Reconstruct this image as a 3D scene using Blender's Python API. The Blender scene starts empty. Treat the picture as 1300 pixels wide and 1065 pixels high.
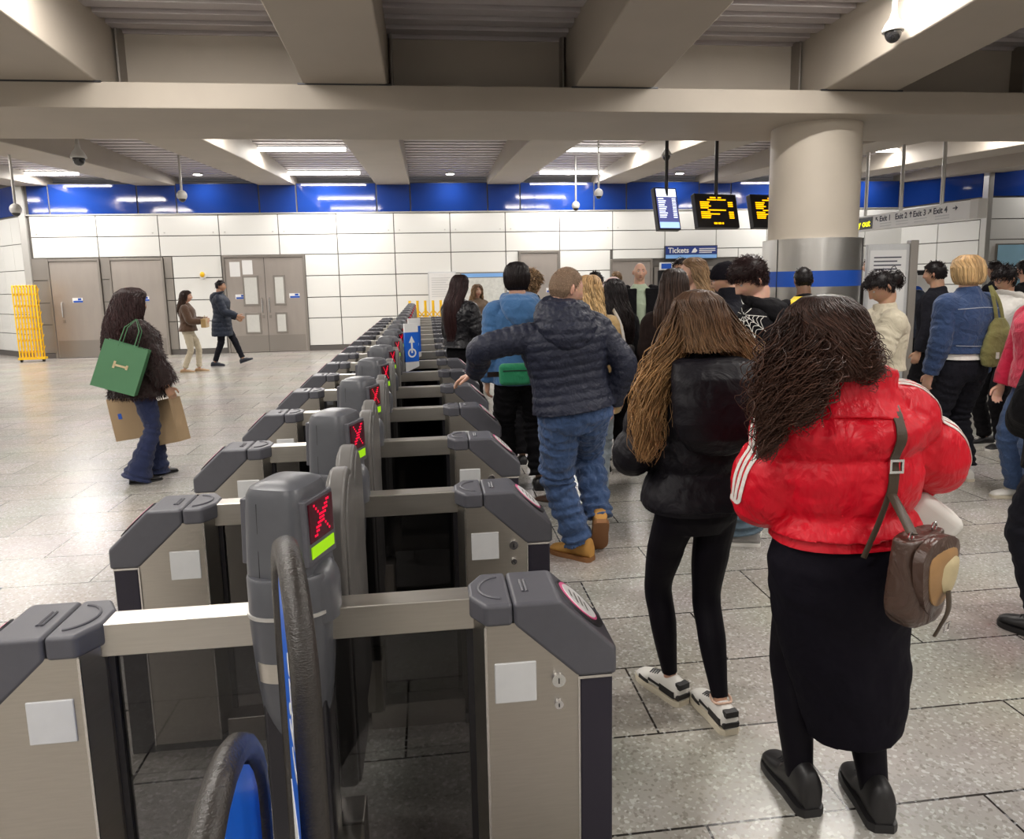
import bpy, bmesh, math, random
import numpy as np
from mathutils import Vector, Matrix, Euler
from mathutils.bvhtree import BVHTree
from mathutils import noise as mnoise

C = bpy.context.scene.collection
PI = math.pi
random.seed(7); RNG = np.random.default_rng(7)

# ------------------------------------------------------------------ camera
def setup_camera():
    right = Vector((0.9926443, -0.11942724, -0.01986034))
    down = Vector((-0.03673366, -0.14079267, -0.9893574))
    fwd = Vector((0.11536004, 0.98280952, -0.14414404))
    cam = bpy.data.cameras.new('camera'); co = bpy.data.objects.new('camera', cam); C.objects.link(co)
    up, back = -down, -fwd
    m = Matrix(((right.x, up.x, back.x, 0.0), (right.y, up.y, back.y, 0.0), (right.z, up.z, back.z, 1.70), (0, 0, 0, 1)))
    co.matrix_world = m
    cam.sensor_fit = 'HORIZONTAL'; cam.sensor_width = 36.0; cam.lens = 897.0 * 36.0 / 1300.0
    cam.shift_y = -45.0 / 1300.0
    cam.clip_start = 0.02; cam.clip_end = 200
    bpy.context.scene.camera = co
setup_camera()

sc = bpy.context.scene
sc.view_settings.view_transform = 'Standard'; sc.view_settings.look = 'None'
sc.view_settings.gamma = 1.0; sc.view_settings.exposure = 0.12; sc.view_settings.use_curve_mapping = False
w = bpy.data.worlds.new('world'); sc.world = w; w.use_nodes = True
w.node_tree.nodes['Background'].inputs[0].default_value = (0.92, 0.93, 1.0, 1)
w.node_tree.nodes['Background'].inputs[1].default_value = 0.35
LIGHT_W = 88.0          # one ceiling tube, watts
LIGHT_COL = (1.0, 0.955, 0.90)

# ------------------------------------------------------------------ materials
def mat(name, col, rough=0.5, metal=0.0, var=0.0, vscale=5.0, bump=0.0, bscale=40.0, stretch=None, coat=0.0,
        emit=None, estr=1.0, sheen=0.0, spec=0.5, alpha=None, detail=4.0, bdist=0.01, rvar=0.0):
    m = bpy.data.materials.new(name); m.use_nodes = True
    nt = m.node_tree; N = nt.nodes; L = nt.links; b = N['Principled BSDF']
    b.inputs['Base Color'].default_value = (*col, 1); b.inputs['Roughness'].default_value = rough
    b.inputs['Metallic'].default_value = metal; b.inputs['Specular IOR Level'].default_value = spec
    b.inputs['Coat Weight'].default_value = coat; b.inputs['Coat Roughness'].default_value = 0.05
    b.inputs['Sheen Weight'].default_value = sheen
    if emit:
        b.inputs['Emission Color'].default_value = (*emit, 1); b.inputs['Emission Strength'].default_value = estr
    tc = N.new('ShaderNodeTexCoord'); mp = N.new('ShaderNodeMapping'); L.new(tc.outputs['Object'], mp.inputs[0])
    if stretch: mp.inputs['Scale'].default_value = stretch
    if var > 0 or rvar > 0:
        nz = N.new('ShaderNodeTexNoise'); nz.inputs['Scale'].default_value = vscale; nz.inputs['Detail'].default_value = detail
        L.new(mp.outputs[0], nz.inputs['Vector'])
        if var > 0:
            mx = N.new('ShaderNodeMix'); mx.data_type = 'RGBA'
            mx.inputs[6].default_value = (*[c * (1 - var) for c in col], 1)
            mx.inputs[7].default_value = (*[min(1, c * (1 + var)) for c in col], 1)
            L.new(nz.outputs['Fac'], mx.inputs[0]); L.new(mx.outputs[2], b.inputs['Base Color'])
        if rvar > 0:
            mr = N.new('ShaderNodeMapRange'); mr.inputs[3].default_value = rough - rvar; mr.inputs[4].default_value = rough + rvar
            L.new(nz.outputs['Fac'], mr.inputs[0]); L.new(mr.outputs[0], b.inputs['Roughness'])
    if bump > 0:
        nb = N.new('ShaderNodeTexNoise'); nb.inputs['Scale'].default_value = bscale; nb.inputs['Detail'].default_value = 5
        L.new(mp.outputs[0], nb.inputs['Vector'])
        bp = N.new('ShaderNodeBump'); bp.inputs['Strength'].default_value = bump; bp.inputs['Distance'].default_value = bdist
        L.new(nb.outputs['Fac'], bp.inputs['Height']); L.new(bp.outputs[0], b.inputs['Normal'])
    return m

def glass_mat(name, tint, rough=0.02):
    m = bpy.data.materials.new(name); m.use_nodes = True
    nt = m.node_tree; N = nt.nodes; L = nt.links; N.remove(N['Principled BSDF'])
    t = N.new('ShaderNodeBsdfTransparent'); t.inputs[0].default_value = (*tint, 1)
    g = N.new('ShaderNodeBsdfGlossy'); g.inputs['Roughness'].default_value = rough; g.inputs[0].default_value = (0.8, 0.8, 0.8, 1)
    f = N.new('ShaderNodeFresnel'); f.inputs[0].default_value = 1.45
    x = N.new('ShaderNodeMixShader'); L.new(f.outputs[0], x.inputs[0]); L.new(t.outputs[0], x.inputs[1]); L.new(g.outputs[0], x.inputs[2])
    L.new(x.outputs[0], N['Material Output'].inputs[0])
    return m

M = {}
M['cap'] = mat('gate_cap_plastic', (0.085, 0.085, 0.10), 0.42, var=0.12, vscale=30, bump=0.12, bscale=900, bdist=0.002, rvar=0.06)
M['navy'] = mat('gate_navy_panel', (0.016, 0.013, 0.026), 0.45)
M['steel'] = mat('brushed_steel', (0.50, 0.47, 0.425), 0.38, 1.0, var=0.10, vscale=14, bump=0.10, bscale=60, stretch=(1, 1, 12), bdist=0.002, rvar=0.07)
M['bar'] = mat('crossbar_steel', (0.58, 0.555, 0.51), 0.36, 1.0, var=0.10, vscale=30, stretch=(0.3, 6, 6), rvar=0.08)
M['edge'] = mat('steel_edge', (0.72, 0.70, 0.68), 0.25, 1.0)
M['plate'] = mat('label_plate', (0.62, 0.63, 0.64), 0.4, var=0.08, vscale=25)
M['chrome'] = mat('chrome', (0.75, 0.75, 0.76), 0.15, 1.0)
M['black'] = mat('black_plastic', (0.012, 0.011, 0.015), 0.4)
M['seam'] = mat('seam', (0.01, 0.01, 0.01), 0.7)
M['white'] = mat('white_enamel', (0.8, 0.8, 0.8), 0.35)
M['pod'] = mat('pod_plastic', (0.085, 0.088, 0.10), 0.32, var=0.08, vscale=40, bump=0.08, bscale=700, bdist=0.002)
M['paddle'] = mat('paddle_rubber', (0.125, 0.119, 0.113), 0.38, var=0.25, vscale=9, rvar=0.12, bump=0.1, bscale=25)
M['tube'] = mat('foam_tube', (0.032, 0.028, 0.025), 0.27, var=0.3, vscale=60, bump=0.5, bscale=150, stretch=(1, 1, 3), bdist=0.004)
M['bluesign'] = mat('blue_sign', (0.01, 0.12, 0.62), 0.35)
M['yellow'] = mat('yellow_paint', (0.95, 0.55, 0.01), 0.4, var=0.12, vscale=20)
M['led_red'] = mat('red_led', (0.3, 0.0, 0.02), 0.5, emit=(1, 0.0, 0.04), estr=1.0)
M['led_bg'] = mat('red_led_background', (0.05, 0.002, 0.01), 0.25, emit=(1, 0.0, 0.05), estr=0.008)
M['green_strip'] = mat('green_strip', (0.35, 0.75, 0.0), 0.4, emit=(0.45, 0.95, 0.0), estr=0.25)
M['screen_black'] = mat('screen_black', (0.01, 0.01, 0.012), 0.3)
M['smoke'] = glass_mat('smoked_glass', (0.42, 0.42, 0.43))
M['pink'] = mat('pink_ring', (0.75, 0.12, 0.3), 0.4)
M['panel'] = mat('white_vitreous_panel', (0.80, 0.80, 0.775), 0.22, var=0.02, vscale=0.8)
M['gap'] = mat('panel_gap', (0.13, 0.12, 0.11), 0.6)
M['blueglass'] = mat('blue_glass', (0.008, 0.036, 0.21), 0.06, var=0.12, vscale=0.5, spec=0.6)
M['base'] = mat('grey_skirting', (0.11, 0.10, 0.095), 0.5)
M['doorsteel'] = mat('door_steel', (0.42, 0.38, 0.35), 0.42, 0.75, var=0.08, vscale=2.5, stretch=(3, 1, 0.6))
M['doorframe'] = mat('door_frame', (0.33, 0.305, 0.28), 0.4, 0.8)
M['concrete'] = mat('girder_concrete', (0.39, 0.345, 0.29), 0.62, var=0.10, vscale=1.6, bump=0.08, bscale=9, detail=8)
M['deck'] = mat('ribbed_deck', (0.50, 0.465, 0.475), 0.5, 0.1, var=0.05)
M['column'] = mat('column_concrete', (0.56, 0.50, 0.42), 0.6, var=0.08, vscale=2.5, bump=0.05, bscale=10)
M['cladding'] = mat('column_steel', (0.62, 0.61, 0.59), 0.30, 1.0, var=0.05, vscale=20, stretch=(6, 6, 0.3))
M['bluestripe'] = mat('blue_stripe', (0.01, 0.08, 0.45), 0.4)
M['lit'] = mat('tube_diffuser', (0.9, 0.9, 0.9), 0.4, emit=(1, 0.97, 0.92), estr=11.0)
M['skirtdark'] = mat('dark_metal', (0.05, 0.05, 0.055), 0.4, 0.6)
M['camwhite'] = mat('camera_housing', (0.62, 0.61, 0.59), 0.35)
M['pole'] = mat('grey_pole', (0.55, 0.54, 0.52), 0.35, 0.5)
M['dome'] = mat('dome_glass', (0.02, 0.02, 0.022), 0.08, spec=0.8)

def floor_mat():
    m = bpy.data.materials.new('terrazzo_slabs'); m.use_nodes = True
    nt = m.node_tree; N = nt.nodes; L = nt.links; b = N['Principled BSDF']
    tc = N.new('ShaderNodeTexCoord')
    mp = N.new('ShaderNodeMapping'); mp.inputs['Location'].default_value = (-0.81 + 0.4735, -2.369 + 0.46 * 10, 0)
    L.new(tc.outputs['Object'], mp.inputs[0])
    br = N.new('ShaderNodeTexBrick'); br.offset = 0.5; br.offset_frequency = 2; br.squash = 1.0
    br.inputs['Scale'].default_value = 1.0; br.inputs['Mortar Size'].default_value = 0.0048
    br.inputs['Mortar Smooth'].default_value = 0.15; br.inputs['Bias'].default_value = 0.0
    br.inputs['Brick Width'].default_value = 0.947; br.inputs['Row Height'].default_value = 0.46
    br.inputs[1].default_value = (0.31, 0.29, 0.262, 1); br.inputs[2].default_value = (0.385, 0.362, 0.33, 1)
    br.inputs[3].default_value = (0.022, 0.018, 0.016, 1)
    L.new(mp.outputs[0], br.inputs['Vector'])
    vo = N.new('ShaderNodeTexVoronoi'); vo.inputs['Scale'].default_value = 95
    L.new(tc.outputs['Object'], vo.inputs['Vector'])
    cr = N.new('ShaderNodeValToRGB'); cr.color_ramp.elements[0].position = 0.0; cr.color_ramp.elements[0].color = (0, 0, 0, 1)
    cr.color_ramp.elements[1].position = 1.0; cr.color_ramp.elements[1].color = (1, 1, 1, 1)
    e = cr.color_ramp.elements.new(0.80); e.color = (0.0, 0, 0, 1)
    e = cr.color_ramp.elements.new(0.92); e.color = (1.0, 1, 1, 1)
    sep = N.new('ShaderNodeSeparateColor'); L.new(vo.outputs['Color'], sep.inputs[0])
    L.new(sep.outputs[0], cr.inputs[0])
    mx = N.new('ShaderNodeMix'); mx.data_type = 'RGBA'; mx.blend_type = 'SCREEN'; mx.inputs[0].default_value = 0.22
    L.new(br.outputs['Color'], mx.inputs[6]); L.new(cr.outputs[0], mx.inputs[7])
    # dark chips
    cr2 = N.new('ShaderNodeValToRGB'); cr2.color_ramp.elements[0].position = 0.0; cr2.color_ramp.elements[0].color = (0.62, 0.6, 0.58, 1)
    cr2.color_ramp.elements[1].position = 0.25; cr2.color_ramp.elements[1].color = (1, 1, 1, 1)
    L.new(sep.outputs[1], cr2.inputs[0])
    mx2 = N.new('ShaderNodeMix'); mx2.data_type = 'RGBA'; mx2.blend_type = 'MULTIPLY'; mx2.inputs[0].default_value = 0.8
    L.new(mx.outputs[2], mx2.inputs[6]); L.new(cr2.outputs[0], mx2.inputs[7])
    nz = N.new('ShaderNodeTexNoise'); nz.inputs['Scale'].default_value = 1.3; nz.inputs['Detail'].default_value = 5
    L.new(tc.outputs['Object'], nz.inputs['Vector'])
    mx3 = N.new('ShaderNodeMix'); mx3.data_type = 'RGBA'; mx3.blend_type = 'OVERLAY'; mx3.inputs[0].default_value = 0.12
    L.new(mx2.outputs[2], mx3.inputs[6]); L.new(nz.outputs['Color'], mx3.inputs[7])
    L.new(mx3.outputs[2], b.inputs['Base Color'])
    mr = N.new('ShaderNodeMapRange'); mr.inputs[1].default_value = 0.2; mr.inputs[2].default_value = 0.8; mr.inputs[3].default_value = 0.22; mr.inputs[4].default_value = 0.27
    L.new(nz.outputs['Fac'], mr.inputs[0]); L.new(mr.outputs[0], b.inputs['Roughness'])
    b.inputs['Specular IOR Level'].default_value = 0.6
    return m
M['floor'] = floor_mat()

# ------------------------------------------------------------------ mesh helpers
class MB:
    """collects shapes; build() links them as one mesh object"""
    def __init__(s): s.v = []; s.f = []
    def add(s, verts, faces):
        o = len(s.v); s.v += [tuple(map(float, p)) for p in verts]; s.f += [tuple(i + o for i in f) for f in faces]; return s
    def box(s, x0, x1, y0, y1, z0, z1):
        v = [(x0, y0, z0), (x1, y0, z0), (x1, y1, z0), (x0, y1, z0), (x0, y0, z1), (x1, y0, z1), (x1, y1, z1), (x0, y1, z1)]
        return s.add(v, [(0, 3, 2, 1), (4, 5, 6, 7), (0, 1, 5, 4), (1, 2, 6, 5), (2, 3, 7, 6), (3, 0, 4, 7)])
    def prism(s, poly, axis, a, b):
        """poly: 2D points, extruded along axis from a to b"""
        def P(p, t):
            if axis == 'y': return (p[0], t, p[1])
            if axis == 'x': return (t, p[0], p[1])
            return (p[0], p[1], t)
        n = len(poly)
        v = [P(p, a) for p in poly] + [P(p, b) for p in poly]
        f = [tuple(range(n))[::-1], tuple(range(n, 2 * n))] + [(i, (i + 1) % n, n + (i + 1) % n, n + i) for i in range(n)]
        return s.add(v, f)
    def loft(s, rings, cap=True, closed=True):
        n = len(rings[0]); v = [p for r in rings for p in r]; f = []
        for k in range(len(rings) - 1):
            for i in range(n if closed else n - 1):
                j = (i + 1) % n
                f.append((k * n + i, k * n + j, (k + 1) * n + j, (k + 1) * n + i))
        if cap:
            f.append(tuple(range(n))[::-1]); f.append(tuple((len(rings) - 1) * n + i for i in range(n)))
        return s.add(v, f)
    def tube(s, pts, r, n=10, cap=True):
        rings = sweep(np.array(pts, float), r, n)
        return s.loft(rings, cap)
    def cyl(s, c, r, h, n=24, axis='z', r2=None):
        r2 = r if r2 is None else r2; rings = []
        for t, rr in ((0, r), (h, r2)):
            ring = []
            for i in range(n):
                a = 2 * PI * i / n; u, v = rr * math.cos(a), rr * math.sin(a)
                ring.append({'z': (c[0] + u, c[1] + v, c[2] + t), 'y': (c[0] + u, c[1] + t, c[2] + v), 'x': (c[0] + t, c[1] + u, c[2] + v)}[axis])
            rings.append(ring)
        return s.loft(rings)
    def ell(s, c, r, nu=20, nv=12):
        rings = []
        for k in range(1, nv):
            ph = -PI / 2 + PI * k / nv
            rings.append([(c[0] + r[0] * math.cos(ph) * math.cos(2 * PI * i / nu), c[1] + r[1] * math.cos(ph) * math.sin(2 * PI * i / nu), c[2] + r[2] * math.sin(ph)) for i in range(nu)])
        return s.loft(rings)
    def build(s, name, m, parent=None, smooth=False, bevel=0, seg=2, angle=35):
        me = bpy.data.meshes.new(name); me.from_pydata(s.v, [], s.f)
        bm = bmesh.new(); bm.from_mesh(me); bmesh.ops.recalc_face_normals(bm, faces=bm.faces); bm.to_mesh(me); bm.free()
        me.materials.append(m)
        if smooth: me.polygons.foreach_set('use_smooth', [True] * len(me.polygons))
        o = bpy.data.objects.new(name, me); C.objects.link(o)
        if parent: o.parent = parent
        if bevel:
            b = o.modifiers.new('bevel', 'BEVEL'); b.width = bevel; b.segments = seg; b.limit_method = 'ANGLE'; b.angle_limit = math.radians(angle)
            b.harden_normals = True
            me.polygons.foreach_set('use_smooth', [True] * len(me.polygons))
        elif smooth:
            try: me.set_sharp_from_angle(angle=math.radians(angle))
            except Exception: pass
        return o

def sweep(P, r, n=12, hint=(0, 0, 1), step=None):
    """rings along a polyline; r scalar, (K,) or (K,2)"""
    P = np.asarray(P, float); K = len(P)
    r = np.asarray(r, float)
    if r.ndim == 0: r = np.full((K, 2), float(r))
    elif r.ndim == 1: r = np.stack([r, r], 1)
    if step:
        d = np.r_[0, np.cumsum(np.linalg.norm(np.diff(P, axis=0), axis=1))]
        m = max(3, int(d[-1] / step) + 1); t = np.linspace(0, d[-1], m)
        Pn = np.zeros((m, 3)); rn = np.zeros((m, 2))
        # catmull-rom
        for q, tt in enumerate(t):
            i = min(max(np.searchsorted(d, tt, side='right') - 1, 0), K - 2)
            u = (tt - d[i]) / max(d[i + 1] - d[i], 1e-9)
            p0, p1, p2, p3 = P[max(i - 1, 0)], P[i], P[i + 1], P[min(i + 2, K - 1)]
            Pn[q] = 0.5 * (2 * p1 + (p2 - p0) * u + (2 * p0 - 5 * p1 + 4 * p2 - p3) * u * u + (3 * p1 - p0 - 3 * p2 + p3) * u ** 3)
            su = u * u * (3 - 2 * u)
            rn[q] = r[i] * (1 - su) + r[i + 1] * su
        P, r, K = Pn, rn, m
    T = np.gradient(P, axis=0); T /= np.linalg.norm(T, axis=1)[:, None] + 1e-12
    h = np.array(hint, float)
    u = h - T[0] * (h @ T[0])
    if np.linalg.norm(u) < 1e-3: u = np.array([1., 0, 0]) - T[0] * T[0][0]
    u /= np.linalg.norm(u); rings = []
    a = np.linspace(0, 2 * PI, n, endpoint=False)
    for k in range(K):
        u = u - T[k] * (u @ T[k]); u /= np.linalg.norm(u) + 1e-12
        v = np.cross(T[k], u)
        rings.append(P[k] + np.outer(np.cos(a), u) * r[k, 0] + np.outer(np.sin(a), v) * r[k, 1])
    return rings

def tag(o, label=None, cat=None, group=None, kind=None):
    if label: o['label'] = label
    if cat: o['category'] = cat
    if group: o['group'] = group
    if kind: o['kind'] = kind
    return o
def thing(name, label, cat, loc=(0, 0, 0), rz=0, group=None):
    o = bpy.data.objects.new(name, None); C.objects.link(o); o.location = loc; o.rotation_euler = (0, 0, rz); o.empty_display_size = 0.1
    return tag(o, label, cat, group)
def kids(o): return [c for c in list(C.objects) if c.parent == o]
def copy_tree(o, parent=None, table=None):
    if table is None:
        table = {}
        for c in list(C.objects):
            if c.parent: table.setdefault(c.parent, []).append(c)
    c = o.copy(); C.objects.link(c)
    if parent: c.parent = parent
    for ch in table.get(o, []): copy_tree(ch, c, table)
    return c
def struct(name, mb, m, parent=None, **kw):
    o = mb.build(name, m, parent, **kw)
    if parent is None: o['kind'] = 'structure'
    return o

# 5x7 dot font used for signs and displays
FONT = {'A':'01110100011000111111100011000110001','B':'1111010001100011111010001100011111 '.replace(' ','0'),'C':'0111110000100001000010000100000111 1'.replace(' ',''),
 'D':'11110100011000110001100011000111110','E':'11111100001000011110100001000011111','F':'11111100001000011110100001000010000','G':'01111100001000010011100011000101111',
 'H':'10001100011000111111100011000110001','I':'01110001000010000100001000010001110','K':'10001100101010011000101001001010001','L':'10000100001000010000100001000011111',
 'M':'10001110111010110001100011000110001','N':'10001110011010110011100011000110001','O':'01110100011000110001100011000101110','P':'11110100011000111110100001000010000',
 'R':'11110100011000111110101001001010001','S':'01111100001000001110000010000111110','T':'11111001000010000100001000010000100','U':'10001100011000110001100011000101110',
 'V':'10001100011000110001100010101000100','W':'10001100011000110001101011010101010','Y':'10001100010101000100001000010000100','X':'10001010100010000100001000101010001'}
def text(body, size, m, parent, loc, rot, name='lettering', align='LEFT', extrude=0.001, bold=False):
    cu = bpy.data.curves.new(name, 'FONT'); cu.body = body; cu.size = size; cu.align_x = align; cu.extrude = extrude
    cu.resolution_u = 3
    if bold: cu.offset = size * 0.02
    t = bpy.data.objects.new(name + '_tmp', cu); C.objects.link(t)
    dg = bpy.context.evaluated_depsgraph_get(); me = bpy.data.meshes.new_from_object(t.evaluated_get(dg))
    bpy.data.objects.remove(t); bpy.data.curves.remove(cu)
    me.materials.clear(); me.materials.append(m)
    o = bpy.data.objects.new(name, me); C.objects.link(o); o.parent = parent; o.location = loc; o.rotation_euler = rot
    return o
# ------------------------------------------------------------------ setting
YW = 19.0                                             # the long panelled wall
def build_setting():
    fl = MB().box(-16, 22, -6, 26, -0.1, 0); struct('floor', fl, M['floor'])
    # ribbed deck: ribs run along x
    d = MB(); y = -6.0; zt, zb = 4.60, 4.43
    prof = [(-6.0, 4.75)]
    while y < 26:
        prof += [(y, zt), (y + 0.10, zt), (y + 0.12, zb), (y + 0.28, zb), (y + 0.30, zt)]; y += 0.30
    prof += [(26.0, zt), (26.0, 4.75)]
    ce = MB().prism(prof, 'x', -16, 22); deck = struct('ceiling', ce, M['deck'])
    # inverted-T girder
    g = MB().prism([(7.85, 3.5), (9.42, 3.5), (9.42, 3.755), (9.05, 3.755), (9.05, 4.66), (8.55, 4.66), (8.55, 3.755), (7.85, 3.755)], 'x', -16, 22)
    struct('girder', g, M['concrete'], deck, bevel=0.012)
    xs = [(-9.95, -9.1), (-7.04, -6.12), (-4.12, -3.2), (-1.19, -0.33), (1.68, 2.54), (4.53, 5.42), (7.45, 8.35), (10.4, 11.3), (13.3, 14.2), (16.2, 17.1)]
    for x0, x1 in xs:
        b = MB().prism([(9.03, 3.757), (9.44, 3.757), (13.5, 3.97), (YW + 0.3, 4.235), (YW + 0.3, 4.66), (9.03, 4.66)], 'x', x0, x1)
        struct('beam', b, M['concrete'], deck, bevel=0.02)
        b = MB().prism([(8.57, 3.757), (7.88, 3.757), (5.0, 3.93), (-6, 4.28), (-6, 4.66), (8.57, 4.66)], 'x', x0, x1)
        struct('beam', b, M['concrete'], deck, bevel=0.02)
        # bearing plates where the near beams land on the girder
        p = MB().box(x0 - 0.05, x1 + 0.05, 7.842, 7.90, 3.745, 3.762); struct('bearing_plate', p, M['skirtdark'], deck)
        for xx in (x0 - 0.05, x1 + 0.03):
            p = MB().box(xx, xx + 0.02, 8.35, 8.549, 3.757, 4.45); struct('bracket', p, M['doorframe'], deck)
    # back wall
    zrows = [0.13, 0.846, 1.385, 1.94, 2.485, 2.99, 3.51]
    back = MB().box(-9.7, 14.4, YW, YW + 0.15, 0, 4.27)
    wall = struct('wall_back', back, M['gap'])
    holes = [(-9.7, -6.34, 0, 2.485), (-5.12, -3.08, 0, 2.485), (2.47, 3.58, 0, 2.485), (4.98, 8.6, 0, 2.23)]
    pan = MB(); sx = [-9.6] + [-8.06 + 1.456 * k for k in range(16)] + [14.4]
    def cut(x0, x1, z0, z1):
        out = [(x0, x1, z0, z1)]
        for h in holes:
            nxt = []
            for (a, b, c, d) in out:
                if b <= h[0] or a >= h[1] or d <= h[2] or c >= h[3]: nxt.append((a, b, c, d)); continue
                if a < h[0]: nxt.append((a, h[0], c, d))
                if b > h[1]: nxt.append((h[1], b, c, d))
                if d > h[3] + 0.02: nxt.append((max(a, h[0]), min(b, h[1]), h[3], d))
            out = nxt
        return out
    for i in range(len(sx) - 1):
        for j in range(len(zrows) - 1):
            for (a, b, c, d) in cut(sx[i], sx[i + 1], zrows[j], zrows[j + 1]):
                if b - a > 0.08: pan.box(a + 0.011, b - 0.011, YW - 0.03, YW + 0.01, c + 0.011, d - 0.011)
    struct('wall_panels', pan, M['panel'], wall, bevel=0.004, seg=1)
    bt = MB()
    for i in range(len(sx) - 1):
        for s_ in (0.14, -0.14):
            x = sx[i] + s_ if s_ > 0 else sx[i + 1] + s_
            bt.cyl((x, YW - 0.045, 3.07), 0.018, 0.016, 8, 'y')
    struct('fixing_studs', bt, M['pole'], wall)
    bl = MB(); ed = sorted([-9.6, 14.4] + [x for p in xs for x in p if -9.5 < x < 14.3])
    for a, b in zip(ed[:-1], ed[1:]): bl.box(a + 0.018, b - 0.018, YW - 0.025, YW + 0.01, 3.545, 4.255)
    struct('glass_frieze', bl, M['blueglass'], wall, bevel=0.003, seg=1)
    struct('wall_cornice', MB().box(-9.7, 14.4, YW - 0.05, YW + 0.01, 3.51, 3.54), M['pole'], wall)
    bb = MB()
    for a, b in ((-9.62, -9.28), (-8.02, -7.9), (-6.34, -5.12), (-3.08, 2.47), (3.58, 4.98), (8.6, 14.4)): bb.box(a, b, YW - 0.045, YW + 0.02, 0, 0.125)
    o = struct('baseboard_back', bb, M['base'])
    # steel surrounds between the first two doors
    st = MB()
    for a, b in ((-9.68, -9.3), (-8.06, -7.86), (-6.55, -6.34)):
        for c, d in zip([0.13] + zrows[1:4], zrows[1:5]): st.box(a + 0.01, b - 0.01, YW - 0.03, YW + 0.01, c + 0.01, d - 0.01)
    struct('steel_surround', st, M['doorframe'], wall)
    # left wall turns away behind the corner post
    p = MB().box(-9.82, -9.66, YW - 0.07, YW + 0.1, 0, 4.27); struct('trim_1', p, M['pole'], bevel=0.02)
    ang = math.atan2(20.9 - 19.05, -11.75 + 9.75); L_ = 7.0
    lw = MB().box(0, L_, -0.15, 0, 0, 4.43); lo = struct('wall_left', lw, M['gap']); lo.location = (-9.75, 19.03, 0); lo.rotation_euler = (0, 0, ang)
    pl = MB(); bl = MB()
    for i in range(10):
        for a, b in zip([0.13, 0.6, 1.1, 1.62, 2.2, 2.85], [0.6, 1.1, 1.62, 2.2, 2.85, 3.51]): pl.box(0.06 + i * 0.7, 0.75 + i * 0.7, 0, 0.03, a + 0.008, b - 0.008)
    bl.box(0.06, L_, 0, 0.03, 3.55, 4.26)
    struct('wall_panels', pl, M['panel'], lo, bevel=0.004, seg=1); struct('glass_frieze', bl, M['blueglass'], lo)
    struct('skirting', MB().box(0.05, L_, 0, 0.045, 0, 0.125), M['base'], lo)
    # right: wall comes forward, then a nearer stretch faces the hall
    def seg_wall(name, p, q, nrm, cols, extra=0.0):
        a = math.atan2(q[1] - p[1], q[0] - p[0]); ln = math.hypot(q[0] - p[0], q[1] - p[1])
        o = struct(name, MB().box(0, ln, 0, 0.15, 0, 4.45), M['gap']); o.location = (p[0], p[1], 0); o.rotation_euler = (0, 0, a)
        pl = MB()
        for i in range(cols):
            for c, d in zip(zrows[:-1], zrows[1:]): pl.box(ln * i / cols + 0.012, ln * (i + 1) / cols - 0.012, -0.03, 0.01, c + 0.011, d - 0.011)
        struct('wall_panels', pl, M['panel'], o, bevel=0.004, seg=1)
        bl = MB()
        for i in range(cols): bl.box(ln * i / cols + 0.012, ln * (i + 1) / cols - 0.012, -0.03, 0.01, 3.545, 4.26)
        struct('glass_frieze', bl, M['blueglass'], o)
        struct('skirting', MB().box(0, ln, -0.045, 0, 0, 0.125), M['base'], o)
        return o
    seg_wall('wall_right', (13.45, 19.0), (13.85, 16.55), 0, 2)
    p = MB().box(13.78, 13.92, 16.3, 16.5, 0, 4.43); struct('trim_2', p, M['pole'], bevel=0.02)
    seg_wall('wall_right_front', (13.93, 16.4), (21.9, 16.4), 0, 7)
    # the rest of the hall, behind and beside the camera
    struct('wall_near', MB().box(-16, 22, -6.15, -6, 0, 4.5), M['panel'])
    struct('wall_side', MB().box(-16.15, -16, -6, 26, 0, 4.5), M['panel'])
    struct('wall_end', MB().box(22, 22.15, -6, 26, 0, 4.5), M['panel'])
build_setting()

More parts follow.
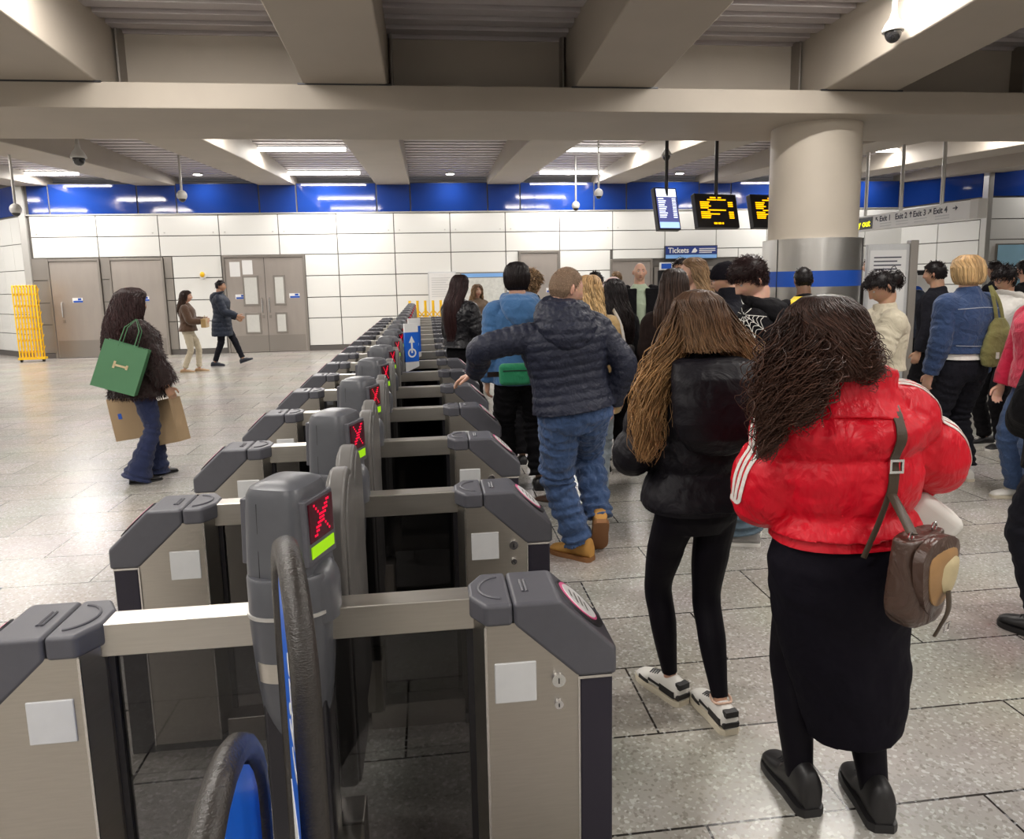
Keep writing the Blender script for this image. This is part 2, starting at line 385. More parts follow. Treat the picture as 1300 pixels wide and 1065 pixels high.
def build_doors():
    def door(n, x0, x1, z1, double, label_x, handles, windows=()):
        d = struct('door_%d' % n, MB().box(x0 + 0.06, x1 - 0.06, YW - 0.055, YW + 0.02, 0.012, z1 - 0.07), M['doorsteel'])
        f = MB().box(x0, x0 + 0.055, YW - 0.08, YW, 0, z1).box(x1 - 0.055, x1, YW - 0.08, YW, 0, z1).box(x0 + 0.055, x1 - 0.055, YW - 0.08, YW, z1 - 0.06, z1)
        struct('door_frame', f, M['doorframe'], d, bevel=0.006)
        struct('kick_plate', MB().box(x0 + 0.09, x1 - 0.09, YW - 0.059, YW - 0.05, 0.03, 0.44), M['doorframe'], d)
        if double: struct('meeting_seam', MB().box((x0 + x1) / 2 - 0.006, (x0 + x1) / 2 + 0.006, YW - 0.062, YW - 0.05, 0.012, z1 - 0.07), M['base'], d)
        for hx in handles:
            h = MB().tube([(hx, YW - 0.055, 1.02), (hx, YW - 0.11, 1.04), (hx, YW - 0.11, 1.38), (hx, YW - 0.055, 1.40)], 0.016, 8)
            struct('door_handle', h, M['chrome'], d, smooth=True)
            struct('lock', MB().box(hx - 0.03, hx + 0.03, YW - 0.068, YW - 0.05, 0.88, 0.96), M['doorframe'], d)
        for lx, lw_ in label_x:
            q = struct('door_notice', MB().box(lx, lx + lw_, YW - 0.06, YW - 0.05, 1.38, 1.50), M['white'], d)
            struct('blue_band', MB().box(lx + 0.02, lx + lw_, YW - 0.063, YW - 0.055, 1.385, 1.43), M['bluestripe'], q)
            struct('blue_symbol', MB().box(lx + lw_ * .55, lx + lw_ - 0.03, YW - 0.063, YW - 0.055, 1.44, 1.49), M['bluestripe'], q)
        for (wx0, wx1, wz0, wz1) in windows:
            q = struct('vision_frame', MB().box(wx0, wx1, YW - 0.072, YW - 0.05, wz0, wz1), M['doorframe'], d, bevel=0.006)
            struct('vision_pane', MB().box(wx0 + 0.045, wx1 - 0.045, YW - 0.078, YW - 0.06, wz0 + 0.05, wz1 - 0.05), M['paneglass'], q)
        return d
    M['paneglass'] = mat('wired_glass', (0.60, 0.60, 0.57), 0.25, var=0.06, vscale=20)
    door(1, -9.3, -8.06, 2.46, False, [(-8.78, 0.24)], [-9.02])
    door(2, -7.86, -6.55, 2.46, False, [(-7.2, 0.24)], [-7.6])
    d = door(3, -5.12, -3.08, 2.485, True, [(-4.86, 0.26), (-3.52, 0.26)], [-4.2, -4.02],
         [(-4.66, -4.26, 1.20, 1.97), (-3.90, -3.60, 1.20, 1.97), (-4.66, -4.26, 0.48, 1.02), (-3.90, -3.60, 0.48, 1.02)])
    for a, z0, z1 in ((-4.95, 1.95, 2.32), (-4.64, 2.0, 2.36)):
        q = struct('posted_sheet', MB().box(a, a + 0.25, YW - 0.06, YW - 0.05, z0, z1), M['white'], d)
    door(4, 2.47, 3.58, 2.485, False, [(3.2, 0.2)], [2.75])
    door(5, 4.98, 6.15, 2.23, False, [(5.7, 0.2)], [5.3])
    # ticket windows to the right of that door
    o = struct('window_1', MB().box(6.2, 8.6, YW - 0.05, YW + 0.02, 0.0, 2.0), M['doorframe'])
    struct('window_glass', MB().box(6.3, 8.5, YW - 0.07, YW - 0.04, 1.0, 1.9), M['screen_black'], o)
    s = thing('tickets_sign', 'blue Tickets sign over the ticket windows on the white wall', 'sign', (7.2, YW - 0.12, 2.2))
    MB().box(-0.74, 0.74, -0.04, 0.04, 0.0, 0.36).build('sign_board', M['skirtdark'], s)
    M['signnavy'] = mat('sign_navy', (0.01, 0.035, 0.22), 0.4); M['signpale'] = mat('sign_pale', (0.22, 0.45, 0.85), 0.4)
    MB().box(-0.72, 0.72, -0.05, -0.035, 0.13, 0.34).build('navy_face', M['signnavy'], s)
    MB().box(-0.72, 0.72, -0.05, -0.035, 0.02, 0.12).build('pale_strip', M['signpale'], s)
    text('Tickets', 0.20, M['white'], s, (-0.66, -0.055, 0.17), (PI / 2, 0, 0), bold=True)
    l = MB()
    for k in range(3): l.box(0.22, 0.68 - 0.1 * (k == 0), -0.054, -0.05, 0.16 + 0.05 * k, 0.185 + 0.05 * k)
    l.build('small_print', M['white'], s)
    MB().prism([(0.0, 0.17), (0.05, 0.26), (0.10, 0.30), (0.17, 0.22), (0.12, 0.17)], 'y', -0.054, -0.05).build('emblem', M['white'], s)
    s = thing('service_board', 'white service board with blue square above the left ticket window', 'sign', (6.75, YW - 0.11, 1.92))
    MB().box(-0.42, 0.42, -0.03, 0.03, 0, 0.2).build('board', M['white'], s)
    MB().box(-0.38, -0.1, -0.035, -0.02, 0.03, 0.17).build('blue_square', M['bluestripe'], s)
    MB().box(0.0, 0.34, -0.035, -0.02, 0.06, 0.14).build('grey_print', M['plate'], s)
    M['amber'] = mat('amber_led', (0.3, 0.12, 0.0), 0.5, emit=(1, 0.45, 0.0), estr=2.0)
    s = thing('ticket_window_display', 'small amber display lit over the dark ticket window', 'display', (6.85, YW - 0.15, 1.66))
    MB().box(-0.2, 0.2, -0.04, 0.04, 0, 0.12).build('housing', M['screen_black'], s)
    b = MB()
    for k in range(6): b.box(-0.16 + 0.055 * k, -0.12 + 0.055 * k, -0.045, -0.035, 0.04, 0.08)
    b.build('led_text', M['amber'], s)
    # posters
    M['map'] = mat('map_print', (0.62, 0.63, 0.60), 0.4, var=0.3, vscale=14, detail=8)
    s = thing('network_map', 'large framed route map with blue header on the white wall', 'poster', (1.5, YW - 0.06, 0.5))
    MB().box(-0.6, 0.6, -0.02, 0.02, 0, 1.45).build('frame', M['doorframe'], s)
    MB().box(-0.57, 0.57, -0.03, -0.01, 0.03, 1.3).build('printed_map', M['map'], s)
    MB().box(-0.57, 0.57, -0.03, -0.01, 1.32, 1.42).build('blue_header', M['signpale'], s)
    s = thing('notice_board', 'white notice board beside the large route map', 'poster', (0.42, YW - 0.06, 0.45))
    MB().box(-0.37, 0.37, -0.02, 0.02, 0, 1.53).build('frame', M['plate'], s)
    MB().box(-0.34, 0.34, -0.03, -0.01, 0.03, 1.5).build('white_sheet', M['white'], s)
    l = MB()
    for k in range(9): l.box(-0.28, 0.22 - 0.06 * (k % 3), -0.034, -0.025, 1.36 - 0.06 * k, 1.38 - 0.06 * k)
    l.build('print_lines', M['plate'], s)
    o = thing('wall_bell', 'small orange and white alarm beacon on the white panels', 'alarm', (-5.62, YW - 0.03, 2.0))
    MB().cyl((0, -0.05, 0), 0.09, 0.05, 16, 'y').build('base', M['white'], o)
    MB().ell((0, -0.07, 0.02), (0.055, 0.05, 0.07)).build('beacon', M['yellow'], o, smooth=True)
build_doors()

def build_lights():
    fx = None; n = 0
    for bx, lab in ((-12.1, 'added unseen to brighten the left wall'), (-2.37, 'over the gates'), (3.8, 'over the crowd'), (-8.25, 'near the left doors'), (9.9, 'near the way out sign')):  # leftmost bay: extra fixtures added out of view to brighten the left wall
        for y in (18.1, 15.0, 12.0, 6.3, 3.0, -0.3, -3.5):
            if bx < -11 and y < 2: continue
            ln = 0.86
            if -9 < bx < -8: x = -8.64 if y > 17 else -8.4; ln = 0.68
            else: x = bx
            nm = {18.1: 'far', 15.0: 'near'}.get(y, None)
            t = thing('ceiling_light', '%s of the two lit linear ceiling lights %s' % (nm, lab) if nm else 'linear ceiling light fixed to the ribbed deck', 'ceiling light', (x, y, 4.43), 0, 'linear ceiling lights')
            MB().box(-ln - 0.02, ln + 0.02, -0.09, 0.09, -0.02, 0.0).build('housing', M['camwhite'], t)
            MB().cyl((-ln, 0, -0.055), 0.034, 2 * ln, 12, 'x').build('tube_diffuser', M['lit'], t, smooth=True)
            li = bpy.data.lights.new('lamp', 'AREA'); li.shape = 'RECTANGLE'; li.size = 2 * ln; li.size_y = 0.09
            li.energy = LIGHT_W * (1.0 if bx > -11 else 1.2); li.color = LIGHT_COL
            lo = bpy.data.objects.new('lamp', li); C.objects.link(lo); lo.parent = t; lo.location = (0, 0, -0.10)
    for (x, lb) in ((-8.7, 'above the left steel door'), (-2.45, 'above the double steel doors'), (0.7, 'above the notice board'), (3.75, 'above the lone grey door'), (6.7, 'above the Tickets sign'), (12.2, 'right of the concrete column'), (-5.4, 'between two beams left of the gates'), (15.4, 'beyond the right corner post')):
        t = thing('downlight', 'round lit downlight in the deck ' + lb, 'ceiling light', (x, 18.45 if x < 15 else 15.6, 4.43), 0, 'round downlights')
        MB().cyl((0, 0, -0.03), 0.13, 0.03, 20).build('rim', M['camwhite'], t, smooth=True)
        MB().cyl((0, 0, -0.036), 0.10, 0.01, 20).build('lens', M['lit'], t)
        li = bpy.data.lights.new('lamp', 'AREA'); li.shape = 'DISK'; li.size = 0.2; li.energy = 22; li.color = LIGHT_COL
        lo = bpy.data.objects.new('lamp', li); C.objects.link(lo); lo.parent = t; lo.location = (0, 0, -0.06)
build_lights()

def build_column():
    t = thing('concrete_column', 'round concrete column with steel and blue cladding under the girder', 'column', (4.88, 8.62, 0))
    MB().cyl((0, 0, 2.12), 0.53, 1.38, 64).build('concrete_shaft', M['column'], t, smooth=True)
    MB().cyl((0, 0, 0), 0.59, 2.14, 64).build('steel_cladding', M['cladding'], t, smooth=True)
    MB().cyl((0, 0, 1.56), 0.593, 0.19, 64).build('blue_stripe', M['bluestripe'], t, smooth=True)
    s = MB()
    for a in (200, 320, 80): s.box(0.593 * math.cos(math.radians(a)) - 0.004, 0.593 * math.cos(math.radians(a)) + 0.004, 0.593 * math.sin(math.radians(a)) - 0.004, 0.593 * math.sin(math.radians(a)) + 0.004, 0, 2.14)
    s.build('cladding_seam', M['seam'], t)
build_column()

def dome(x, y, z, r, top, label, conical=False):
    t = thing('dome_camera', label, 'security camera', (x, y, z), 0, 'dome security cameras')
    if conical:
        rings = []
        for zz, rr in ((1.7, 0.28), (1.2, 0.38), (0.7, 0.75), (0.15, 1.0), (0.0, 1.02), (-0.08, 0.98)):
            rings.append([(rr * r * math.cos(2 * PI * i / 28), rr * r * math.sin(2 * PI * i / 28), zz * r) for i in range(28)])
        MB().loft(rings).build('housing', M['camwhite'], t, smooth=True, )
    else:
        MB().ell((0, 0, 0.25 * r), (r, r, r * 1.05), 24, 14).build('housing', M['camwhite'], t, smooth=True)
    MB().ell((0, 0, -0.12 * r), (r * 0.78, r * 0.78, r * 0.98), 24, 14).build('dome_cover', M['dome'], t, smooth=True)
    MB().cyl((0, 0, r * 0.9), r * 0.24, top - z - r * 0.9, 12).build('pole', M['pole'], t, smooth=True)
dome(4.40, 6.5, 3.93, 0.095, 4.425, 'large conical dome camera hanging from the nearest beam at top right', True)
dome(-4.375, 10.0, 3.38, 0.095, 4.425, 'dark dome camera just behind the girder at left', True)
dome(-4.09, 13.0, 3.24, 0.085, 3.93, 'dome camera on a long drop pole left of the gates')
dome(-6.76, 13.0, 3.03, 0.09, 3.93, 'leftmost dome camera on a long pole by the corner post')
dome(3.437, 14.0, 3.36, 0.085, 4.425, 'white dome camera on the nearer of two poles right of the gates')
dome(3.402, 16.0, 3.33, 0.09, 4.425, 'white dome camera on the farther of two poles right of the gates')
dome(3.605, 10.5, 3.50, 0.075, 4.425, 'dark dome camera behind the girder above the blue screen', True)

# ------------------------------------------------------------------ signs and screens
def build_signs():
    def board(name, label, cat, c, w_, h_, yaw, tilt, top):
        t = thing(name, label, cat, (c[0], c[1], c[2]))
        MB().cyl((0, 0.06, 0), 0.025, top - c[2], 12).build('hanging_pole', M['black'], t, smooth=True)
        b = MB().box(-w_ / 2, w_ / 2, 0.0, 0.09, -h_ / 2, h_ / 2).build('casing', M['black'], t, bevel=0.008)
        b.rotation_euler = Euler((tilt, 0, yaw), 'XYZ')
        return t, b
    M['scrblue'] = mat('lcd_blue', (0.05, 0.06, 0.15), 0.3, emit=(0.10, 0.11, 0.32), estr=0.9)
    M['scrwhite'] = mat('lcd_white', (0.4, 0.4, 0.5), 0.3, emit=(0.85, 0.92, 1.0), estr=1.6)
    M['scrpale'] = mat('lcd_pale', (0.3, 0.4, 0.6), 0.3, emit=(0.45, 0.68, 1.0), estr=1.1)
    yaw, tilt = math.radians(14), math.radians(-14)
    t, b = board('departures_screen', 'portrait blue departures screen hanging left of the amber boards', 'display', (3.46, 10.0, 2.68), 0.37, 0.62, yaw, tilt, 4.43)
    MB().box(-0.165, 0.165, -0.006, 0.004, -0.29, 0.29).build('screen', M['scrblue'], b)
    MB().box(-0.16, 0.16, -0.009, -0.003, 0.17, 0.285).build('white_header', M['scrwhite'], b)
    MB().box(-0.16, 0.16, -0.009, -0.003, -0.285, -0.20).build('pale_footer', M['scrpale'], b)
    r = MB()
    for k in range(10):
        z = 0.135 - 0.03 * k; wv = 0.09 + 0.05 * ((k * 37) % 10) / 10
        r.box(-0.145, -0.145 + wv, -0.009, -0.003, z, z + 0.014); r.box(0.085, 0.145, -0.009, -0.003, z, z + 0.014)
    r.build('timetable_rows', M['scrwhite'], b)
    def amber(t, b, w_, half=1.0):
        rows = [('LEDC', 0, 'Westbound'), ]
        L = MB()
        g = lambda x0, x1, z: [L.box(a, min(a + 0.016, x1), -0.006, 0.0, z, z + 0.015) for a in np.arange(x0, x1, 0.02)]
        z = 0.185
        g(-0.10 * half, 0.09, z); g(-0.15, 0.17, z - 0.032)
        for k in range(4): g(-0.28, [-0.12, -0.14, -0.10, -0.15][k], z - 0.07 - 0.028 * k); g(0.2 + 0.0, 0.28, z - 0.07 - 0.028 * k) if k != 3 else None
        g(-0.16, 0.15, z - 0.185)
        for k in range(4): g(-0.28, [-0.13, 0.04, -0.12, -0.13][k], z - 0.215 - 0.028 * k); g(0.2, 0.28, z - 0.215 - 0.028 * k)
        L.build('amber_text', M['amber'], b)
        K = MB(); [K.box(a, a + 0.022, -0.006, 0.0, -0.2, -0.175) for a in (-0.08, -0.05, -0.01, 0.02, 0.06)]
        K.build('clock_digits', M['amber'], b)
    t, b = board('departures_board', 'black departures board with amber text hanging beside the portrait screen', 'display', (4.20, 10.0, 2.645), 0.72, 0.50, yaw, tilt, 4.43)
    amber(t, b, 0.7)
    t, b = board('departures_board', 'black amber departures board half hidden by the concrete column', 'display', (5.08, 10.1, 2.64), 0.72, 0.50, yaw, tilt, 4.43)
    amber(t, b, 0.7, 0.5)
    # way out sign: long box seen edge-forward, hung on three poles, facing -x
    t = thing('way_out_sign', 'long white Way out sign listing Exit 1 to Exit 4', 'sign', (8.2, 9.95, 2.49))
    MB().box(-0.06, 0.06, 0, 5.0, 0, 0.275).build('sign_box', M['white'], t, bevel=0.006)
    MB().box(-0.075, 0.07, -0.16, 0.0, -0.005, 0.28).build('end_cap', M['camwhite'], t)
    M['ylw_led'] = mat('yellow_led', (0.4, 0.35, 0.0), 0.5, emit=(0.9, 0.85, 0.0), estr=1.6)
    rot = (PI / 2, 0, -PI / 2)
    MB().box(-0.066, -0.055, 2.37, 3.9, 0.03, 0.245).build('way_out_panel', M['screen_black'], t)
    text('Way out', 0.17, M['ylw_led'], t, (-0.068, 3.04, 0.08), rot, bold=True)
    M['ink'] = mat('sign_ink', (0.03, 0.03, 0.06), 0.5)
    for y, s_ in ((2.17, 'Exit 1'), (1.74, 'Exit 2'), (1.28, 'Exit 3'), (0.80, 'Exit 4')): text(s_, 0.135, M['ink'], t, (-0.063, y, 0.14), rot, bold=True)
    ar = MB()
    def arrow(y, z, a, s_=0.05):
        c, sn = math.cos(a), math.sin(a)
        def P(u, v): return (-(u * c - v * sn) * s_ + y, (u * sn + v * c) * s_ + z)
        ar.prism([P(-1, -.15), (P(0.4, -.15)), P(0.4, .15), P(-1, .15)], 'x', -0.064, -0.058)
        ar.prism([P(1, 0), P(0.1, 0.75), P(0.1, 0.35), P(0.5, 0)], 'x', -0.064, -0.058)
        ar.prism([P(1, 0), P(0.5, 0), P(0.1, -0.35), P(0.1, -0.75)], 'x', -0.064, -0.058)
    arrow(2.25, 0.19, math.radians(135)); arrow(1.34, 0.19, PI / 2); arrow(0.88, 0.19, PI / 4); arrow(0.32, 0.19, 0)
    ar.build('arrows', M['ink'], t)
    g = MB()
    for y in (2.2, 1.76, 1.3, 0.8):
        for k in range(2): g.box(-0.063, -0.06, y - 0.36, y - 0.05, 0.045 + 0.045 * k, 0.062 + 0.045 * k)
    g.build('place_names', M['plate'], t)
    for y in (0.70, 1.69, 2.69):
        MB().cyl((0, y, 0.27), 0.03, 4.43 - 2.49 - 0.27, 12).build('support_pole', M['pole'], t, smooth=True)
    # totem behind the queue
    t = thing('information_totem', 'grey free-standing information totem behind the queue', 'sign', (6.02, 8.7, 0), math.radians(-12))
    MB().box(-0.30, 0.30, -0.04, 0.04, 0, 2.08).build('body', M['plate'], t, bevel=0.01)
    MB().box(0.22, 0.32, -0.07, 0.06, 0, 2.12).build('side_post', M['doorframe'], t, bevel=0.01)
    MB().box(-0.27, 0.18, -0.046, -0.03, 0.9, 2.0).build('notice_face', M['white'], t)
    l = MB()
    for k in range(7): l.box(-0.22, 0.12 - 0.05 * (k % 2), -0.05, -0.04, 1.9 - 0.05 * k, 1.915 - 0.05 * k)
    l.build('print_lines', M['ink'], t)
    t = thing('ticket_machine', 'wall ticket machine screen glowing behind the hooded person', 'machine', (8.6, 11.9, 0))
    MB().box(-0.45, 0.45, -0.1, 0.25, 0, 1.75).build('casing', M['skirtdark'], t, bevel=0.02)
    MB().box(-0.36, 0.36, -0.11, -0.09, 1.15, 1.66).build('screen', M['white'], t)
    MB().cyl((0.1, -0.12, 1.35), 0.12, 0.01, 20, 'y').build('blue_logo', M['bluestripe'], t)
    t = thing('blue_poster', 'pale blue poster on the right-hand wall', 'poster', (15.35, 16.32, 1.2))
    MB().box(-1.2, 1.2, -0.02, 0.02, 0, 1.15).build('sheet', mat('pale_blue_print', (0.35, 0.62, 0.8), 0.4, var=0.25, vscale=1.5), t)
    MB().box(-1.23, 1.23, -0.015, 0.03, -0.03, 1.18).build('frame', M['doorframe'], t)
build_signs()

def build_barriers():
    def conc(name, label, x, y, rz, n, gap, h, group=None):
        t = thing(name, label, 'barrier', (x, y, 0), rz, group)
        for k in range(n):
            yy = k * gap
            b = MB()
            b.tube([(yy, 0, 0.06), (yy, 0, h - 0.04), (yy + 0.0, 0.02, h), (yy, 0.10, h), (yy, 0.14, h - 0.05), (yy, 0.14, 0.06)], 0.017, 8)
            b.build('upright', M['yellow'], t, smooth=True)
            b = MB()
            for z in np.linspace(0.2, h - 0.25, 6): b.prism([(yy - 0.01, z), (yy + gap, z + 0.16), (yy + gap, z + 0.19), (yy - 0.01, z + 0.03)], 'y', 0.05, 0.07)
            b.build('lattice', M['yellow'], t)
        for k in (0, n - 1):
            MB().cyl((k * gap - 0.02, 0.07, 0.04), 0.04, 0.04, 12, 'x').build('castor', M['black'], t, smooth=True)
        MB().box(-0.04, (n - 1) * gap + 0.06, -0.02, 0.16, 0.06, 0.11).build('foot_rail', M['yellow'], t)
    conc('folding_barrier', 'yellow folding barrier standing closed by the left corner', -9.73, 18.15, 0.12, 8, 0.068, 1.82)
    t = thing('folding_barrier', 'yellow folding barrier half open behind the far end of the gates', 'barrier', (-0.42, 17.6, 0))
    for k in range(7):
        x = k * 0.19 - 0.0
        MB().tube([(x, 0, 0.05), (x, 0, 1.27)], 0.032, 10).build('upright', M['yellow'], t, smooth=True)
        if k < 6:
            b = MB()
            for z in (0.2, 0.5, 0.8): b.prism([(x, z), (x + 0.19, z + 0.22), (x + 0.19, z + 0.26), (x, z + 0.04)], 'y', -0.01, 0.01); b.prism([(x, z + 0.22), (x + 0.19, z), (x + 0.19, z + 0.04), (x, z + 0.26)], 'y', 0.011, 0.03)
            b.build('lattice', M['yellow'], t)
    for x in (0.0, 1.14): MB().box(x - 0.04, x + 0.04, -0.2, 0.2, 0.0, 0.06).build('foot', M['black'], t)
build_barriers()
# ------------------------------------------------------------------ ticket gates
PITCH = 0.92; Y0 = 1.61; TH = 0.197; XC = -0.354; NG = 17
def cap_plan_clip(mb, sgn):
    pass
def make_gate():
    root = thing('ticket_gate', 'x', 'ticket gate')
    for sgn in (1, -1):
        X = lambda x: (x - XC) * sgn + 0.0           # local x about the gate centre
        side = 'right' if sgn > 0 else 'left'
        # steel body (plan with chamfered inner end)
        x0, x1, xn, xo = 0.086, 0.112, 0.344, 0.43
        plan = [(X(x0), 0.072), (X(x1), 0.006), (X(xn), 0.006), (X(xn), TH - 0.006), (X(x1), TH - 0.006), (X(x0), TH - 0.072)]
        # side profile cut under the sloping cap: loft in z with clipped far edge
        body = MB()
        zs = [(0.03, xn), (0.735, xn), (0.872, 0.185)]
        rings = []
        for z, xe in zs:
            rings.append([(X(x0), 0.072, z), (X(x1), 0.006, z), (X(xe), 0.006, z), (X(xe), TH - 0.006, z), (X(x1), TH - 0.006, z), (X(x0), TH - 0.072, z)])
        body.loft(rings)
        cab = body.build('cabinet', M['steel'], root)
        MB().box(min(X(x1 - 0.003), X(x1 + 0.003)), max(X(x1 - 0.003), X(x1 + 0.003)), 0.003, 0.008, 0.03, 0.866).build('corner_edge', M['edge'], cab)
        MB().box(min(X(0.341), X(0.346)), max(X(0.341), X(0.346)), 0.002, 0.008, 0.03, 0.72).build('corner_edge', M['edge'], cab)
        pl = MB().box(min(X(0.346), X(xo)), max(X(0.346), X(xo)), 0.004, TH - 0.004, 0.0, 0.716)
        pl.build('end_panel', M['navy'], cab, bevel=0.006)
        MB().box(min(X(0.346), X(xo - 0.002)), max(X(0.346), X(xo - 0.002)), 0.001, 0.01, 0.713, 0.720).build('end_trim', M['edge'], cab)
        MB().box(min(X(0.09), X(0.36)), max(X(0.09), X(0.36)), 0.01, TH - 0.01, 0.0, 0.04).build('plinth', M['skirtdark'], cab)
        MB().box(min(X(0.132), X(0.236)), max(X(0.132), X(0.236)), 0.0015, 0.008, 0.664, 0.770).build('blank_label', M['plate'], cab, bevel=0.003)
        if sgn > 0:
            for z, r in ((0.717, 0.017), (0.652, 0.011)):
                lk = MB().cyl((X(0.291), -0.006, z), r, 0.013, 20, 'y').build('lock', M['chrome'], cab, smooth=True)
                MB().box(X(0.291) - 0.0015, X(0.291) + 0.0015, -0.0075, -0.005, z - r * 0.4, z + r * 0.4).build('keyhole', M['seam'], lk)
        # caps
        zt = 0.924; cx0, cx1, sm, sl, xe = 0.076, 0.112, 0.182, 0.299, 0.440
        inner = MB(); rr = []
        pp = [(X(cx0), 0.062), (X(cx1), 0.0), (X(sm - 0.002), 0.0), (X(sm - 0.002), TH), (X(cx1), TH), (X(cx0), TH - 0.062)]
        for z in (0.866, zt): rr.append([(p[0], p[1], z) for p in pp])
        inner.loft(rr); ic = inner.build('inner_cap', M['cap'], root, bevel=0.011, seg=4, angle=20)
        ring = MB(); pts = []
        for a in np.linspace(math.radians(100), math.radians(260), 14): pts.append((X(0.165 + 0.062 * math.cos(a)), TH / 2 + 0.066 * math.sin(a), zt + 0.0005))
        ring.tube(pts, 0.004, 6); ring.build('raised_arc', M['cap'], ic, smooth=True)
        prof = [(X(sm), zt), (X(sl), zt), (X(xe), 0.79), (X(xe), 0.718), (X(xn - 0.002), 0.718), (X(sm), 0.868)]
        oc = MB().prism(prof, 'y', 0, TH).build('outer_cap', M['cap'], root, bevel=0.011, seg=4, angle=20)
        g = MB(); x = X(0.214)
        g.tube([(x, 0.065, zt), (x, 0.135, zt)], 0.0045, 6); x = X(0.224); g.tube([(x, 0.065, zt), (x, 0.135, zt)], 0.0045, 6)
        g.build('raised_slot', M['cap'], oc, smooth=True)
        # reader pad on the slope
        sx, sz = X(xe) - X(sl), 0.79 - zt; ln = math.hypot(sx, sz); ux, uz = sx / ln, sz / ln
        nx, nz = (-uz * 1.0, ux) if ux > 0 else (uz, -ux)
        nx, nz = abs(uz) * (1 if sgn > 0 else -1), abs(ux)
        def slope(t, off, yy): return (X(sl) + ux * t + nx * off, yy, zt + uz * t + nz * off)
        def disc(name, m, t0, ru, rv, off, th):
            b = MB(); rg = []
            for o_ in (off, off + th):
                rg.append([slope(t0 + ru * math.cos(2 * PI * i / 28), o_, TH / 2 + rv * math.sin(2 * PI * i / 28)) for i in range(28)])
            return b.loft(rg).build(name, m, oc, smooth=True)
        rp = disc('reader_surround', M['skirtdark'], 0.088, 0.080, 0.078, -0.004, 0.010)
        disc('pink_ring', M['pink'], 0.080, 0.066, 0.066, 0.0, 0.0075)
        disc('reader_disc', M['white'], 0.082, 0.058, 0.060, 0.0, 0.009)
        pr = MB()
        for k, (t_, a_, b_) in enumerate(((0.05, -.02, .02), (0.07, -.03, .03), (0.088, -.025, .032), (0.105, -.03, .02))):
            pr.add([slope(t_ - 0.003, 0.0098, TH / 2 + a_), slope(t_ - 0.003, 0.0098, TH / 2 + b_), slope(t_ + 0.003, 0.0098, TH / 2 + b_), slope(t_ + 0.003, 0.0098, TH / 2 + a_)], [(0, 1, 2, 3)])
        pr.build('reader_print', M['base'], oc)
        # crossbar and smoked glass below
        b0, b1 = X(0.09), (0.085 if sgn > 0 else -0.085)
        MB().box(min(b0, b1), max(b0, b1), 0.063, 0.134, 0.835, 0.918).build('crossbar', M['bar'], root, bevel=0.004)
        MB().box(min(b0, b1), max(b0, b1), 0.094, 0.103, 0.10, 0.834).build('glass_panel', M['smoke'], root)
        MB().box(min(X(0.092), b1), max(X(0.092), b1), 0.02, TH - 0.02, 0.0, 0.10).build('base_beam', M['steel'], root, bevel=0.005)
        MB().box(min(X(0.070), X(0.088)), max(X(0.070), X(0.088)), 0.085, 0.112, 0.03, 0.834).build('panel_channel', M['black'], root)
    # stepped steel foot and post under the pod
    MB().box(-0.075, 0.075, 0.03, TH - 0.03, 0.09, 0.70).build('post', M['black'], root, bevel=0.01)
    MB().box(-0.14, 0.14, -0.01, TH + 0.01, 0.09, 0.30).build('foot_box', M['steel'], root, bevel=0.006)
    # display pod
    def ring(cx, cy, rx, ry, z, n=40, p=2.9):
        out = []
        for i in range(n):
            a = 2 * PI * i / n; c, s_ = math.cos(a), math.sin(a)
            out.append((cx + rx * math.copysign(abs(c) ** (2 / p), c), cy + ry * math.copysign(abs(s_) ** (2 / p), s_), z))
        return out
    cy = TH / 2
    pod = MB(); R = []
    for z, rx, ry in ((0.60, 0.055, 0.06), (0.615, 0.068, 0.072), (0.68, 0.084, 0.086), (0.78, 0.094, 0.096), (0.90, 0.100, 0.102), (0.93, 0.100, 0.102)):
        R.append(ring(0, cy, rx, ry, z))
    pod.loft(R); lower = pod.build('pod_base', M['pod'], root, smooth=True)
    MB().loft([ring(0, cy, 0.104, 0.106, 0.925), ring(0, cy, 0.104, 0.106, 0.933)]).build('pod_ring', M['pole'], lower, smooth=True)
    MB().loft([ring(0, cy, 0.100, 0.102, 0.932), ring(0, cy, 0.100, 0.102, 1.015), ring(0, cy, 0.096, 0.098, 1.022)]).build('pod_collar', M['pod'], lower, smooth=True)
    pod = MB(); R = []
    for z, rx, ry in ((1.015, 0.084, 0.090), (1.10, 0.082, 0.088), (1.18, 0.079, 0.085), (1.216, 0.076, 0.082), (1.232, 0.068, 0.075), (1.241, 0.050, 0.058), (1.245, 0.02, 0.025)):
        R.append(ring(0, cy, rx, ry, z, 48, 4.2))
    pod.loft(R); up = pod.build('pod_head', M['pod'], root, smooth=True); PHI = math.radians(-20); up.rotation_euler = (0, 0, PHI); up.location = (cy * math.sin(PHI), cy * (1 - math.cos(PHI)), 0)
    MB().prism([(cy - 0.0902, 1.02), (cy - 0.0842, 1.20), (cy - 0.07, 1.20), (cy - 0.07, 1.02)], 'x', -0.0305, -0.0292).build('pod_seam', M['seam'], up)
    for sgn in (1, -1):
        X = lambda x: x * sgn
        bz = MB(); q = [(0.070, cy - 0.068, 1.045), (0.070, cy + 0.068, 1.045), (0.066, cy + 0.066, 1.205), (0.066, cy - 0.066, 1.205)]
        o_ = [(X(a), b, c) for a, b, c in q]; p_ = [(X(a + 0.019), b, c) for a, b, c in q]
        bz.loft([o_, p_]); fr = bz.build('display_surround', M['cap'], up, bevel=0.004)
        s0 = 0.0895
        MB().box(min(X(0.08), X(s0)), max(X(0.08), X(s0)), cy - 0.056, cy + 0.056, 1.10, 1.195).build('display_window', M['led_bg'], fr)
        led = MB()
